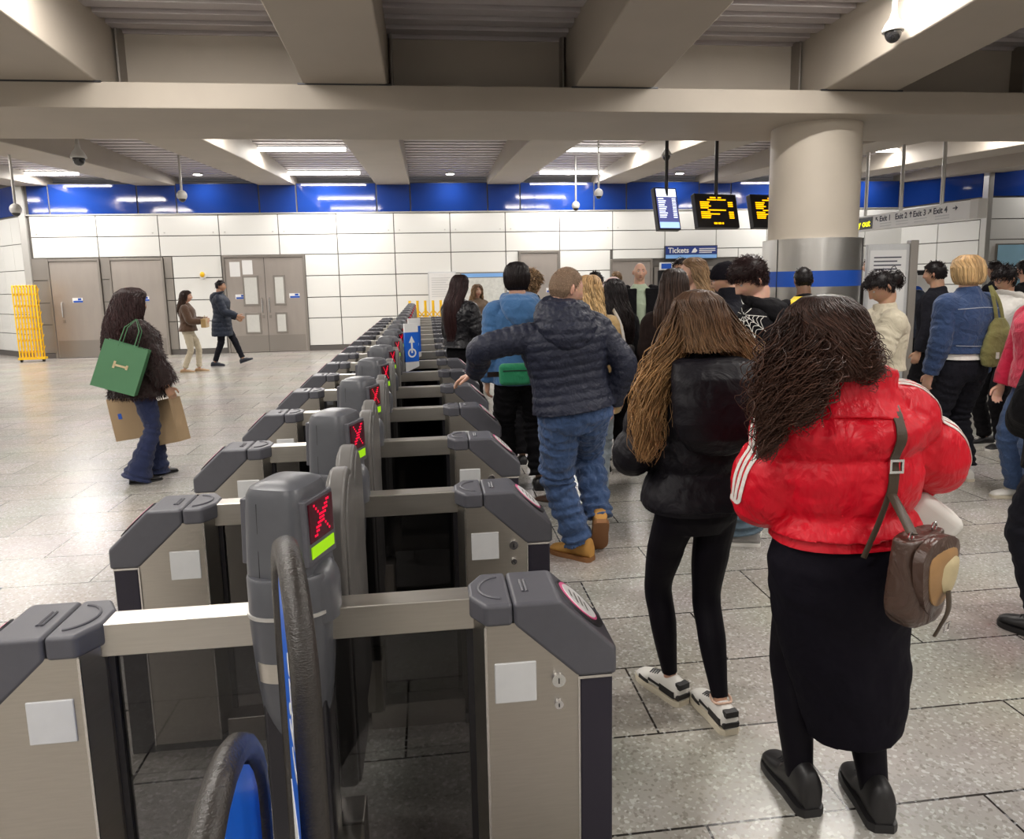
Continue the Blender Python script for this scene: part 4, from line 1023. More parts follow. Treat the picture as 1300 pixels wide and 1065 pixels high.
        for e in (-1, 1):
            c = HL((e * 0.078, -0.008, -0.002)); ring = []
            for q in range(5):
                t = q / 4; rr = [(0.018, 0.031), (0.020, 0.034), (0.019, 0.033), (0.014, 0.028), (0.006, 0.016)][q]
                ring.append([HL((e * (0.070 + 0.006 * q), -0.010 - 0.0022 * q + rr[0] * 0.62 * math.cos(a), -0.002 + rr[1] * math.sin(a) * 0.9 + 0.2 * rr[0] * math.cos(a))) for a in np.linspace(0, 2 * PI, 14, endpoint=False)])
            mb.loft(ring)
            mb.loft(sweep([s.sh[e] + (s.neck0 - s.sh[e]) * 0.25, s.sh[e], s.elb[e], s.wr[e]], np.array([0.045, 0.045, 0.034, 0.024]) * k * s.bw, 14, step=0.02))
            mb.loft(sweep([s.hip[e] + np.array([0, 0, 0.03]), s.hip[e], s.kne[e], s.kne[e] * 0.68 + s.ank[e] * 0.32 + np.array([0, -0.012, 0]), s.ank[e]], np.array([0.055, 0.055, 0.038, 0.036, 0.030]) * k * s.bw, 16, step=0.02))
            fx, fy, fyaw, lift, pitch = s.foot[e]
            fd = rotz(math.radians(fyaw)) @ np.array([0, math.cos(math.radians(pitch)), -math.sin(math.radians(pitch))])
            mb.loft(sweep([s.ank[e] + np.array([0, 0, 0.0]), s.ank[e] - np.array([0, 0, 0.045 * k]) + fd * 0.02, s.ank[e] - np.array([0, 0, 0.05 * k]) + fd * 0.12 * k], np.array([0.032, 0.030, 0.026]) * k, 12, step=0.02))
            if fingers: s.hand(mb, e)
        s.o = fuse('person', mb, SKIN[skin], None, s.vox * 0.8 if (faceon or s.vox < 0.0065) else s.vox, 1)
        tag(s.o, label, 'person', group)
        me = s.o.data; v = get_v(s.o); at = me.attributes.new('tone', 'FLOAT', 'POINT')
        L_ = ((v - s.hc) @ s.HR) / s.hk
        lip = np.exp(-(L_[:, 0] / 0.021) ** 4 - ((L_[:, 2] + 0.0625) / 0.0085) ** 4) * (L_[:, 1] > 0.06)
        ear = (np.abs(L_[:, 0]) > 0.078) * 0.25 * (np.abs(L_[:, 2]) < 0.05)
        at.data.foreach_set('value', np.clip(lip + ear, 0, 1))
        if faceon:
            for e in (-1, 1):
                ey = MB(); c = HL((e * 0.031, 0.0745, 0.009)); ey.ell((0, 0, 0), (0.0112 * s.hk,) * 3, 14, 10)
                o = ey.build('eye', EYEM['white'], s.o, smooth=True); o.location = c
                MB().ell((0, 0.0065 * s.hk, 0), (0.0055 * s.hk,) * 3, 12, 8).build('iris', EYEM['iris'], o, smooth=True).rotation_euler = (0, 0, 0)
                b = MB().tube([HL((e * (0.013 + 0.011 * q), 0.0965 - 0.0035 * q - 0.0008 * q * q * q, 0.031 + 0.004 * math.sin(q))) for q in range(4)], 0.0032, 6)
                b.build('eyebrow', EYEM['brow'], s.o, smooth=True)
        s.HL = HL

    # ---- garments
    def top(s, m, name='jacket', hem=0.86, grow=0.035, hemx=0.0, pitch=None, amp=0.015, sl=(0.075, 0.062, 0.05), cuff=1.0, collar=0.03, vox=None, disp=((0.012, 0.12), (0.006, 0.05)), spitch=None, scale=None,
            neckz=1.50, smooth=2, xm=1.0, phase=0.0, sleeve_fold=0.0, hemcurve=None, openf=False):
        mb = MB(); k = s.k
        def q(z, pt): return amp * (abs(math.sin(PI * (z + phase) / pt)) ** 0.55 - 0.75) if pt else 0
        def fn(z):
            t = np.clip((1.0 - z) / max(1.0 - hem, 1e-3), 0, 1) if hem < 1.0 else 0
            taper = 1.0 if z < 1.36 else max(0.3, 1 - (z - 1.36) / 0.13 * 0.7)
            g = grow * taper - grow + hemx * t + q(z, pitch) * taper
            return g
        mb.loft(s.torso_rings(grow, hem, neckz, fn=fn, xm=xm))
        for e in (-1, 1):
            sh, el, wr = s.sh[e], s.elb[e], s.wr[e]; wr2 = el + (wr - el) * cuff
            inn = sh + (s.neck0 - sh) * 0.35; out = nrm(el - sh)
            P = np.array([inn + np.array([0, 0, -0.02]), sh + np.array([0, 0, -0.01]), sh * 0.55 + el * 0.45, el, el * 0.5 + wr2 * 0.5, wr2])
            r = np.array([sl[0] * 0.85, sl[0], (sl[0] + sl[1]) / 2, sl[1], (sl[1] + sl[2]) / 2 + 0.003, sl[2]]) * k
            rings = sweep(P, r, 20, step=0.012); cen = np.array([np.mean(g, axis=0) for g in rings]); d = np.r_[0, np.cumsum(np.linalg.norm(np.diff(cen, axis=0), axis=1))]
            pt = spitch or pitch
            out_r = []
            for i, g in enumerate(rings):
                rad = np.linalg.norm(np.array(g) - cen[i], axis=1).mean(); extra = (amp * (abs(math.sin(PI * (d[i] + 0.02) / pt)) ** 0.55 - 0.75)) if pt else 0
                if sleeve_fold: extra += sleeve_fold * math.sin(d[i] * 95 + 1.5 * math.sin(d[i] * 30))
                if i == len(rings) - 1 and pt: extra = -amp * 0.6
                out_r.append(cen[i] + (np.array(g) - cen[i]) * (1 + extra / rad))
            mb.loft(out_r)
        if collar: 
            P = [s.neck0 - s.R @ np.array([0, 0, 0.06]), s.neck0 + s.R @ np.array([0, 0.0, 0.0]), s.neck0 + s.R @ np.array([0, 0.006, collar])]
            mb.loft(sweep(P, np.array([0.115, 0.088, 0.078]) * k, 20, step=0.01))
        o = fuse(name, mb, m, s.o, vox or s.vox, smooth, disp); s.jacket = o; return o
    def bottoms(s, m, name='trousers', r=(0.098, 0.072, 0.066, 0.066), waist=1.02, hem=0.05, grow=0.012, vox=None, disp=((0.010, 0.09), (0.006, 0.04)), calf=0.0, fold=0.0, hemflare=0.0):
        mb = MB(); k = s.k
        mb.loft(s.torso_rings(grow, 0.80, waist, dz=0.02, seat=True))
        for e in (-1, 1):
            an = s.ank[e]; kn = s.kne[e]; low = kn + (an - kn) * (1 - hem)
            mid = kn * 0.62 + low * 0.38 + (np.array([0, -1, 0]) * calf)
            P = np.array([s.hip[e] + np.array([0, -0.005, 0.05]), s.hip[e] + np.array([0, -0.005, -0.05]), s.hip[e] * 0.5 + kn * 0.5, kn, mid, low])
            rr = np.array([r[0] * 0.93, r[0], (r[0] + r[1]) / 2 + 0.004, r[1], (r[1] * 0.4 + r[2] * 0.6) + calf * 0.35, r[3]]) * k * (0.4 + 0.6 * s.bw)
            rings = sweep(P, rr, 20, step=0.012)
            if fold:
                cen = np.array([np.mean(g, axis=0) for g in rings]); L_ = len(rings)
                for i in range(L_):
                    t = i / L_; amp_ = fold * (0.3 + 1.0 * t ** 3 + 0.7 * math.exp(-((t - 0.52) / 0.08) ** 2))
                    a = np.linspace(0, 2 * PI, 20, endpoint=False)
                    f_ = 1 + amp_ * np.sin(i * 1.1 + 1.3 * np.sin(a + i * 0.35 + e)) / 0.07
                    rings[i] = cen[i] + (np.array(rings[i]) - cen[i]) * f_[:, None]
            mb.loft(rings)
        return fuse(name, mb, m, s.o, vox or s.vox, 2, disp)
    def shoes(s, m, sole, kind='sneaker', L=0.28, w_=0.05, accent=None):
        k = s.k; s.shoe = {}
        for e in (-1, 1):
            fx, fy, fyaw, lift, pitch = s.foot[e]
            up = MB(); R = []
            prof = [(-0.5, 0.62, 0.06), (-0.485, 0.75, 0.085), (-0.40, 0.84, 0.10), (-0.28, 0.85, 0.105), (-0.12, 0.85, 0.095), (0.05, 0.93, 0.075), (0.22, 1.0, 0.06), (0.36, 0.95, 0.05), (0.45, 0.78, 0.042), (0.50, 0.45, 0.03)]
            if kind == 'boot': prof = [(a, b, c + (0.05 if a < -0.05 else 0.012)) for a, b, c in prof]
            if kind == 'flat': prof = [(a, b * 0.95, c * 0.75) for a, b, c in prof]
            ys = np.linspace(-0.5, 0.5, 26)
            st = 0.022 if kind != 'flat' else 0.014
            if kind == 'boot': st = 0.028
            for yv in ys:
                wv = np.interp(yv, [p[0] for p in prof], [p[1] for p in prof]) * w_; hv = np.interp(yv, [p[0] for p in prof], [p[2] for p in prof])
                ring = []
                for a in np.linspace(0, 2 * PI, 20, endpoint=False):
                    c, s_ = math.cos(a), math.sin(a); xx = wv * math.copysign(abs(c) ** 0.75, c) * (1 - 0.28 * max(s_, 0)); zz = (st * 0.7 + (hv - st * 0.7) * (0.5 + 0.5 * math.copysign(abs(s_) ** 0.75, s_)))
                    ring.append((xx, yv * L + 0.055, zz))
                R.append(ring)
            up.loft(R); o = up.build('shoe', m, s.o, smooth=True, angle=60)
            so = MB(); R = []
            for yv in np.linspace(-0.515, 0.515, 22):
                wv = np.interp(yv, [p[0] for p in prof], [p[1] for p in prof]) * w_ * 1.06 + 0.002
                if abs(yv) > 0.5: wv *= 0.8
                R.append([(-wv, yv * L + 0.055, 0), (-wv * 1.03, yv * L + 0.055, st * 0.5), (-wv, yv * L + 0.055, st), (wv, yv * L + 0.055, st), (wv * 1.03, yv * L + 0.055, st * 0.5), (wv, yv * L + 0.055, 0)])
            so.loft(R); so.build('sole', sole, o, smooth=True, angle=40)
            if kind in ('sneaker', 'boot'):
                la = MB()
                for q in range(4):
                    yv = 0.02 + 0.05 * q; zt = np.interp(yv, [p[0] for p in prof], [p[2] for p in prof]) + 0.001
                    la.tube([(-0.022, yv * L + 0.055, zt - 0.004), (0, yv * L + 0.06, zt + 0.003), (0.022, yv * L + 0.055, zt - 0.004)], 0.003, 6)
                la.build('laces', accent or sole, o, smooth=True)
            if kind == 'panelled':
                W_, B_ = accent
                pa = MB()
                for sx in (-1, 1):
                    # side swoosh-like strip, heel counter and toe overlay as thin shells following the ring widths
                    for (y0, y1, z0, z1) in ((-0.44, -0.12, 0.030, 0.058), (0.12, 0.34, 0.026, 0.040), (-0.12, 0.12, 0.042, 0.052)):
                        rr = []
                        for yv in np.linspace(y0, y1, 7):
                            wv = np.interp(yv, [p[0] for p in prof], [p[1] for p in prof]) * w_
                            rr.append([(sx * (wv * 0.985 + 0.0022), yv * L + 0.055, z0), (sx * (wv * 0.95 + 0.0022), yv * L + 0.055, z1), (sx * (wv * 0.90), yv * L + 0.055, z1), (sx * wv * 0.92, yv * L + 0.055, z0)])
                        pa.loft(rr)
                hy = -0.5 * L + 0.055
                pa.box(-0.026, 0.026, hy - 0.006, hy + 0.02, 0.072, 0.094)
                pa.build('black_overlay', B_, o)
                MB().box(-0.034, 0.034, hy - 0.0045, hy + 0.03, 0.026, 0.05).build('heel_counter', B_, o, bevel=0.006)
                la = MB()
                for q in range(4):
                    yv = 0.0 + 0.055 * q; zt = np.interp(yv, [p[0] for p in prof], [p[2] for p in prof]) + 0.001
                    la.tube([(-0.022, yv * L + 0.055, zt - 0.004), (0, yv * L + 0.06, zt + 0.003), (0.022, yv * L + 0.055, zt - 0.004)], 0.003, 6)
                la.build('laces', B_, o, smooth=True)
            o.location = (s.ank[e][0], s.ank[e][1], s.ank[e][2] - 0.085 * k) if True else 0
            pr = math.radians(pitch); Rm = Euler((-pr, 0, math.radians(fyaw)), 'XYZ'); o.rotation_euler = Rm
            if pitch:   # keep the ankle where it is when the heel lifts
                av = Rm.to_matrix() @ Vector((0, 0, 0.085 * k)); o.location = Vector(s.ank[e]) - av
                lowest = min((Rm.to_matrix() @ Vector(p))[2] for p in ((0, 0.055 + 0.45 * L, 0), (0, 0.055 - 0.5 * L, 0))) + o.location.z
                if lowest < 0: o.location.z -= lowest
            s.shoe[e] = o
    # ---- hair
    def shorthair(s, m, t=0.012, low=-0.07, fringe=0.062, n=900, ln=0.035, r=0.0022, up=0.25, curl=0.0, flow=(0, 1, 0), topt=0.0, name='hair'):
        G, T, P = head_grid(72, 56, 0.0, False)
        base, _, _ = head_grid(72, 56, 0.003, False)
        keep = hairline(base, low, fringe)
        x, y, z = base[..., 0], base[..., 1], base[..., 2]
        N_ = np.stack([x / 0.077 ** 2, y / 0.097 ** 2, z / 0.115 ** 2], -1); N_ /= np.linalg.norm(N_, axis=-1)[..., None]
        edge = np.clip((z + 0.02) / 0.08, 0.25, 1)
        th = t * edge + topt * np.clip((z - 0.03) / 0.06, 0, 1)
        outer = base + N_ * th[..., None]; inner = base - N_ * 0.004
        nv, nu = keep.shape; verts = []; faces = []; idx = {}
        def vid(i, j, q):
            j %= nu
            if (i, j, q) not in idx: idx[(i, j, q)] = len(verts); verts.append(s.HL((outer if q else inner)[i, j]))
            return idx[(i, j, q)]
        cell = np.array([[keep[i, j] and keep[i + 1, j] and keep[i, (j + 1) % nu] and keep[i + 1, (j + 1) % nu] for j in range(nu)] for i in range(nv - 1)])
        for i in range(nv - 1):
            for j in range(nu):
                if not cell[i, j]: continue
                faces.append((vid(i, j, 1), vid(i, j + 1, 1), vid(i + 1, j + 1, 1), vid(i + 1, j, 1)))
                for (di, dj, a, b) in ((-1, 0, (i, j), (i, j + 1)), (0, -1, (i, j), (i + 1, j)), (0, 1, (i, j + 1), (i + 1, j + 1))):
                    ii, jj = i + di, (j + dj) % nu
                    if ii < 0 or not cell[ii, jj]: faces.append((vid(*a, 0), vid(*b, 0), vid(*b, 1), vid(*a, 1)))
        o = mesh_obj(name, verts, faces, m, s.o); add_hc(o)
        if n:
            pts = base[keep]; nn = N_[keep]; tt = th[keep]
            wgt = np.abs(np.cos(P[keep])) + 0.02; sel = RNG.choice(len(pts), n, p=wgt / wgt.sum())
            p0 = pts[sel] + nn[sel] * (tt[sel] * RNG.uniform(0.3, 1.0, n))[:, None]; nr = nn[sel]
            f = np.array(flow, float); tang = f[None] - nr * (nr @ f)[:, None]; down = np.array([0, 0, -1.])[None] - nr * (-nr[:, 2])[:, None]
            dr = tang * 0.6 + down * (0.9 - 0.7 * np.clip(p0[:, 2] / 0.09, 0, 1))[:, None] + nr * up + RNG.normal(0, 0.25, (n, 3)); dr /= np.linalg.norm(dr, axis=1)[:, None]
            K = 6; S = []
            L_ = ln * RNG.uniform(0.6, 1.2, n)
            for q in range(K):
                u = q / (K - 1); c_ = curl * np.stack([np.sin(u * 9 + sel), np.cos(u * 9 + sel * 1.7), np.sin(u * 7 + sel * 0.3)], -1) * u
                S.append(p0 + dr * (L_ * u)[:, None] - nr * (up * L_ * u * u * 0.9)[:, None] + c_)
            S = np.stack(S, 1); S = S.reshape(-1, 3); S = (s.hc + (S * s.hk) @ s.HR.T).reshape(n, K, 3)
            st = strands(name + '_strands', S, r, m, None, 0, 1, 3); join_into(o, st)
        s.hairo = o; return o
    def longhair(s, m, st, az=(62, 298), n=500, r=0.004, wave=0.012, freq=3.0, K=22, inner=0.9, name='hair', endj=0.2, layers=(0.9, 1.03), local=True, zc=None, extra=None, innercut=0.97, hc=(0, 1), parting=0.0):
        """st: stations (z, rx, ry, cx, cy) relative to the head centre, person axes"""
        st = np.array(st, float); ns = len(st)
        R_ = rotz(math.atan2(-s.HR[0, 1], s.HR[1, 1]))
        def env(u, a, lay):
            x = np.clip(u, 0, 1) * (ns - 1); v = np.stack([np.interp(x, np.arange(ns), st[:, c]) for c in range(5)], -1)
            p = 2.2; c_, s_ = np.sin(a), np.cos(a)
            X = v[..., 3] + v[..., 1] * lay * np.sign(c_) * np.abs(c_) ** (2 / p); Y = v[..., 4] + v[..., 2] * lay * np.sign(s_) * np.abs(s_) ** (2 / p)
            return np.stack([X, Y, v[..., 0] + 0 * X], -1)
        def span(u):   # azimuth window narrows below the brow
            x = np.clip(u, 0, 1) * (ns - 1); z = np.interp(x, np.arange(ns), st[:, 0]); t = np.clip((0.085 - z) / 0.05, 0, 1)
            return az[0] * t, 360 - (360 - az[1]) * t
        # inner shell
        nu_, nv_ = 40, 30; verts = []
        for i in range(nv_):
            u = i / (nv_ - 1) * innercut; lo, hi = span(u); a = np.radians(np.linspace(lo, hi, nu_))
            verts.append(env(np.full(nu_, u), a, np.full(nu_, inner)))
        V_ = np.array(verts).reshape(-1, 3); V_ = s.hc + V_ @ R_.T
        F = [(i * nu_ + j, i * nu_ + j + 1, (i + 1) * nu_ + j + 1, (i + 1) * nu_ + j) for i in range(nv_ - 1) for j in range(nu_ - 1)]
        o = mesh_obj(name, V_, F, m, s.o)
        so = o.modifiers.new('s', 'SOLIDIFY'); so.thickness = 0.008; so.offset = 0
        dg = bpy.context.evaluated_depsgraph_get(); me = bpy.data.meshes.new_from_object(o.evaluated_get(dg)); o.modifiers.clear(); o.data = me; add_hc(o, zr=(s.hc[2] + st[0, 0], s.hc[2] + st[-1, 0]))
        u0 = RNG.uniform(0, 0.25, n) ** 1.3; u1 = RNG.uniform(1 - endj, 1.0, n); q = np.linspace(0, 1, K)
        U_ = u0[:, None] + (u1 - u0)[:, None] * q[None]
        az0 = RNG.uniform(0, 1, n); lo, hi = span(U_); A = np.radians(lo + (hi - lo) * az0[:, None] + RNG.normal(0, 3, n)[:, None] * q[None])
        lay = RNG.uniform(layers[0], layers[1], n)[:, None] * np.ones((1, K))
        Pn = env(U_, A, lay); ph = RNG.uniform(0, 2 * PI, n)[:, None]; fq = freq * RNG.uniform(0.75, 1.25, n)[:, None]; g = np.clip(U_ * 2.0 - 0.3, 0, 1)
        rad = np.stack([np.sin(A), np.cos(A), 0 * A], -1); tan = np.stack([np.cos(A), -np.sin(A), 0 * A], -1)
        Pn = Pn + rad * (wave * g * np.sin(2 * PI * fq * q[None] + ph))[..., None] + tan * (wave * 1.2 * g * np.cos(2 * PI * fq * q[None] + ph))[..., None]
        Pn = s.hc + Pn @ R_.T
        h = strands(name + '_strands', Pn, r, m, None, hc[0], hc[1], 4); join_into(o, h); s.hairo = o
        return o
    def bundle(s, m, guide, spread, n=150, r=0.004, wave=0.012, freq=4, K=26, hc=(0, 1), name='hair_lock', endj=0.2, parent=None, flat=1.0):
        """strands along a guide polyline given in person axes"""
        G = np.array(guide, float); d = np.r_[0, np.cumsum(np.linalg.norm(np.diff(G, axis=0), axis=1))]; d /= d[-1]
        sp = np.array(spread, float); q = np.linspace(0, 1, K); e_ = RNG.uniform(1 - endj, 1.0, n)
        t = q[None] * e_[:, None]
        dense = np.linspace(0, 1, 60)
        rings = sweep(G, 0.01, 4, step=max(0.01, 0.02)); cen = np.array([np.mean(g, axis=0) for g in rings]); dc = np.r_[0, np.cumsum(np.linalg.norm(np.diff(cen, axis=0), axis=1))]; dc /= dc[-1]
        P = np.stack([np.interp(t, dc, cen[:, c]) for c in range(3)], -1); sw_ = np.interp(t, d, sp)
        off = RNG.normal(0, 0.5, (n, 3)); off[:, 1] *= flat; ph = RNG.uniform(0, 2 * PI, n)[:, None]; fq = freq * RNG.uniform(0.75, 1.3, n)[:, None]
        P = P + off[:, None, :] * sw_[..., None]
        g = np.clip(t * 2.5, 0, 1); P = P + np.stack([np.sin(2 * PI * fq * t + ph), np.cos(2 * PI * fq * t + ph), 0.3 * np.sin(4 * PI * fq * t + ph)], -1) * (wave * g)[..., None]
        o = strands(name, P, r, m, None, hc[0], hc[1], 4)
        if parent: join_into(parent, o); return parent
        o.parent = s.o; return o
    def bvh(s, o):
        bm = bmesh.new(); bm.from_mesh(o.data); t = BVHTree.FromBMesh(bm); bm.free(); return t
    def strip(s, target, pts, out, wd, m, name, off=0.004, parent=None, th=0.003):
        """flat band draped on a garment: pts outside the surface, out = per-point outward direction, wd = width"""
        t = s.bvh(target); P = []; Nn = []
        pts = np.array(pts, float)
        rings = sweep(pts, 0.01, 4, step=0.012); cen = [np.mean(g, axis=0) for g in rings]
        outs = np.array([out] * len(pts) if np.ndim(out) == 1 else out, float); dd = np.linspace(0, 1, len(cen)); do = np.linspace(0, 1, len(outs))
        for i, c in enumerate(cen):
            ov = nrm([np.interp(dd[i], do, outs[:, q]) for q in range(3)])
            hit = t.ray_cast(Vector(c + ov * 0.35), Vector(-ov), 1.2)
            if hit[0] is None: P.append(np.array(c)); Nn.append(ov)
            else: P.append(np.array(hit[0]) + ov * off); Nn.append(nrm(np.array(hit[1]) * 0.5 + ov * 0.5))
        P = np.array(P); P[1:-1] = (P[:-2] + P[1:-1] * 2 + P[2:]) / 4
        T = np.gradient(P, axis=0); R = []
        for p, t_, n_ in zip(P, T, Nn):
            b = nrm(np.cross(nrm(t_), n_)) * wd / 2; n_ = nrm(n_) * th
            R.append([p - b, p + b, p + b + n_, p - b + n_])
        return MB().loft(R).build(name, m, parent if parent is not None else s.o, smooth=True, angle=50)

EYEM = {'white': mat('eye_white', (0.42, 0.38, 0.36), 0.3), 'iris': mat('iris', (0.03, 0.018, 0.01), 0.15), 'brow': mat('eyebrow_hair', (0.03, 0.018, 0.012), 0.7)}
# ------------------------------------------------------------------ garments' materials
F = {}
F['red'] = cloth('red_nylon', (0.60, 0.004, 0.018), 0.42, wr=0.55, ws=11, fine=0.05, fs=300, sheen=0.0, spec=0.3, stretch=(1.0, 1.0, 0.55))
F['blackpuff'] = cloth('black_nylon', (0.006, 0.005, 0.008), 0.55, wr=0.4, ws=9, fine=0.08, sheen=0.0, spec=0.22)
F['navypuff'] = cloth('navy_quilted_nylon', (0.017, 0.020, 0.038), 0.5, wr=0.35, ws=22, fine=0.08, sheen=0.0, spec=0.3)
F['navycoat'] = cloth('navy_padded_coat', (0.014, 0.020, 0.036), 0.6, wr=0.4, sheen=0)
F['black'] = cloth('black_cloth', (0.006, 0.0055, 0.007), 0.85, wr=0.5, ws=8, sheen=0, spec=0.15)
F['blackknit'] = cloth('black_knit', (0.006, 0.005, 0.008), 0.9, wr=0.3, fs=250, fine=0.5, sheen=0, spec=0.15)
F['leggings'] = cloth('black_leggings', (0.003, 0.002, 0.005), 0.6, wr=0.12, ws=6, fine=0.05, spec=0.15, sheen=0)
F['jeans'] = cloth('blue_denim', (0.045, 0.085, 0.19), 0.85, wr=0.8, ws=11, fine=0.5, fs=700, var=0.5, stretch=(1, 1, 0.8))
F['darkjeans'] = cloth('dark_denim', (0.018, 0.026, 0.075), 0.85, wr=0.6, ws=10, fine=0.4, fs=700, var=0.35)
F['greyjeans'] = cloth('grey_blue_denim', (0.085, 0.125, 0.16), 0.85, wr=0.6, ws=10, fine=0.4, fs=700, var=0.3)
F['lightjeans'] = cloth('light_denim', (0.33, 0.38, 0.42), 0.85, wr=0.5, ws=10, fine=0.4, fs=700, var=0.2)
F['denimjacket'] = cloth('denim_jacket', (0.028, 0.055, 0.135), 0.85, wr=0.7, ws=12, fine=0.5, fs=700, var=0.45)
F['hoodieblue'] = cloth('blue_fleece', (0.045, 0.13, 0.29), 0.9, wr=0.6, ws=8, fine=0.5, fs=300, sheen=0.3)
F['leather'] = cloth('black_leather', (0.006, 0.0055, 0.008), 0.36, wr=0.8, ws=12, fine=0.15, fs=200, sheen=0, spec=0.4)
F['furdark'] = cloth('dark_fur', (0.024, 0.014, 0.013), 0.95, wr=0.5, ws=12, fine=1.0, fs=90, sheen=0.3)
F['brownsuede'] = cloth('brown_suede', (0.085, 0.045, 0.026), 0.85, wr=0.5, ws=10, sheen=0.3)
F['camel'] = cloth('camel_wool', (0.40, 0.27, 0.12), 0.9, wr=0.5, ws=8, sheen=0.3)
F['beige'] = cloth('beige_cotton', (0.52, 0.47, 0.36), 0.85, wr=0.8, ws=8, sheen=0.1)
F['beigetr'] = cloth('beige_trousers', (0.50, 0.44, 0.33), 0.85, wr=0.6, ws=8)
F['darkbrown'] = cloth('dark_brown_wool', (0.018, 0.011, 0.010), 0.9, wr=0.5, sheen=0.03, spec=0.15)
F['charcoal'] = cloth('charcoal_wool', (0.010, 0.010, 0.015), 0.85, wr=0.5, sheen=0, spec=0.15)
F['tan'] = cloth('tan_coat', (0.16, 0.11, 0.075), 0.85, wr=0.5)
F['yellow'] = cloth('yellow_jacket', (0.85, 0.62, 0.03), 0.6, wr=0.4)
F['sage'] = cloth('pale_green_knit', (0.42, 0.50, 0.37), 0.9, wr=0.3)
F['white'] = cloth('white_cotton', (0.72, 0.70, 0.66), 0.85, wr=0.4)
F['crimson'] = cloth('crimson_wool', (0.55, 0.012, 0.055), 0.85, wr=0.5, sheen=0.3)
F['green'] = cloth('green_cloth', (0.015, 0.19, 0.085), 0.8, wr=0.5)
F['olive'] = cloth('olive_canvas', (0.21, 0.20, 0.075), 0.85, wr=0.7, ws=8)
F['brownleather'] = cloth('brown_leather', (0.065, 0.036, 0.026), 0.36, wr=0.5, ws=10, fine=0.2, fs=250, sheen=0, spec=0.55, var=0.3)
F['strapleather'] = cloth('olive_brown_strap', (0.06, 0.042, 0.028), 0.45, wr=0.1, sheen=0)
F['skirtb'] = cloth('black_skirt', (0.005, 0.004, 0.008), 0.8, wr=0.25, ws=4, fine=0.3, fs=500, sheen=0, spec=0.12)
F['pink'] = cloth('pale_pink_shell', (0.72, 0.52, 0.50), 0.5, wr=0.1)
S_ = {'white': mat('shoe_white', (0.68, 0.66, 0.62), 0.5), 'cream': mat('sole_cream', (0.62, 0.56, 0.44), 0.6), 'black': mat('shoe_black', (0.012, 0.011, 0.012), 0.45), 'wheat': mat('wheat_nubuck', (0.46, 0.235, 0.055), 0.8, var=0.15, vscale=20),
      'gum': mat('gum_sole', (0.24, 0.105, 0.035), 0.6), 'brown': mat('shoe_brown', (0.07, 0.035, 0.022), 0.6, var=0.3, vscale=30), 'grey': mat('shoe_grey', (0.30, 0.29, 0.28), 0.6), 'tan': mat('shoe_tan', (0.38, 0.24, 0.13), 0.7), 'navy': mat('shoe_navy', (0.02, 0.025, 0.04), 0.6)}
def LH(v=1.0, ln=0.34, back=0.0, spread=1.0):
    st = [(0.122, 0.012, 0.015, 0, -0.012), (0.115, 0.048, 0.055, 0, -0.012), (0.088, 0.076 * v, 0.090 * v, 0, -0.014), (0.035, 0.092 * v, 0.108 * v, 0, -0.018), (-0.03, 0.097 * v, 0.108 * v, 0, -0.028), (-0.09, 0.104 * v, 0.100 * v, 0, -0.05 - back * .4)]
    rest = [(-0.17, 0.125 * v * spread, 0.096 * v, 0, -0.085 - back), (-0.28, 0.135 * v * spread, 0.092 * v, 0, -0.10 - back), (-0.42, 0.125 * v * spread, 0.08 * v, 0, -0.10 - back), (-0.56, 0.10 * v * spread, 0.06 * v, 0, -0.10 - back)]
    out = st + [r for r in rest if -r[0] < ln]; out.append((-ln, 0.10 * v * spread, 0.07, 0, -0.10 - back)); return out
PP = {}

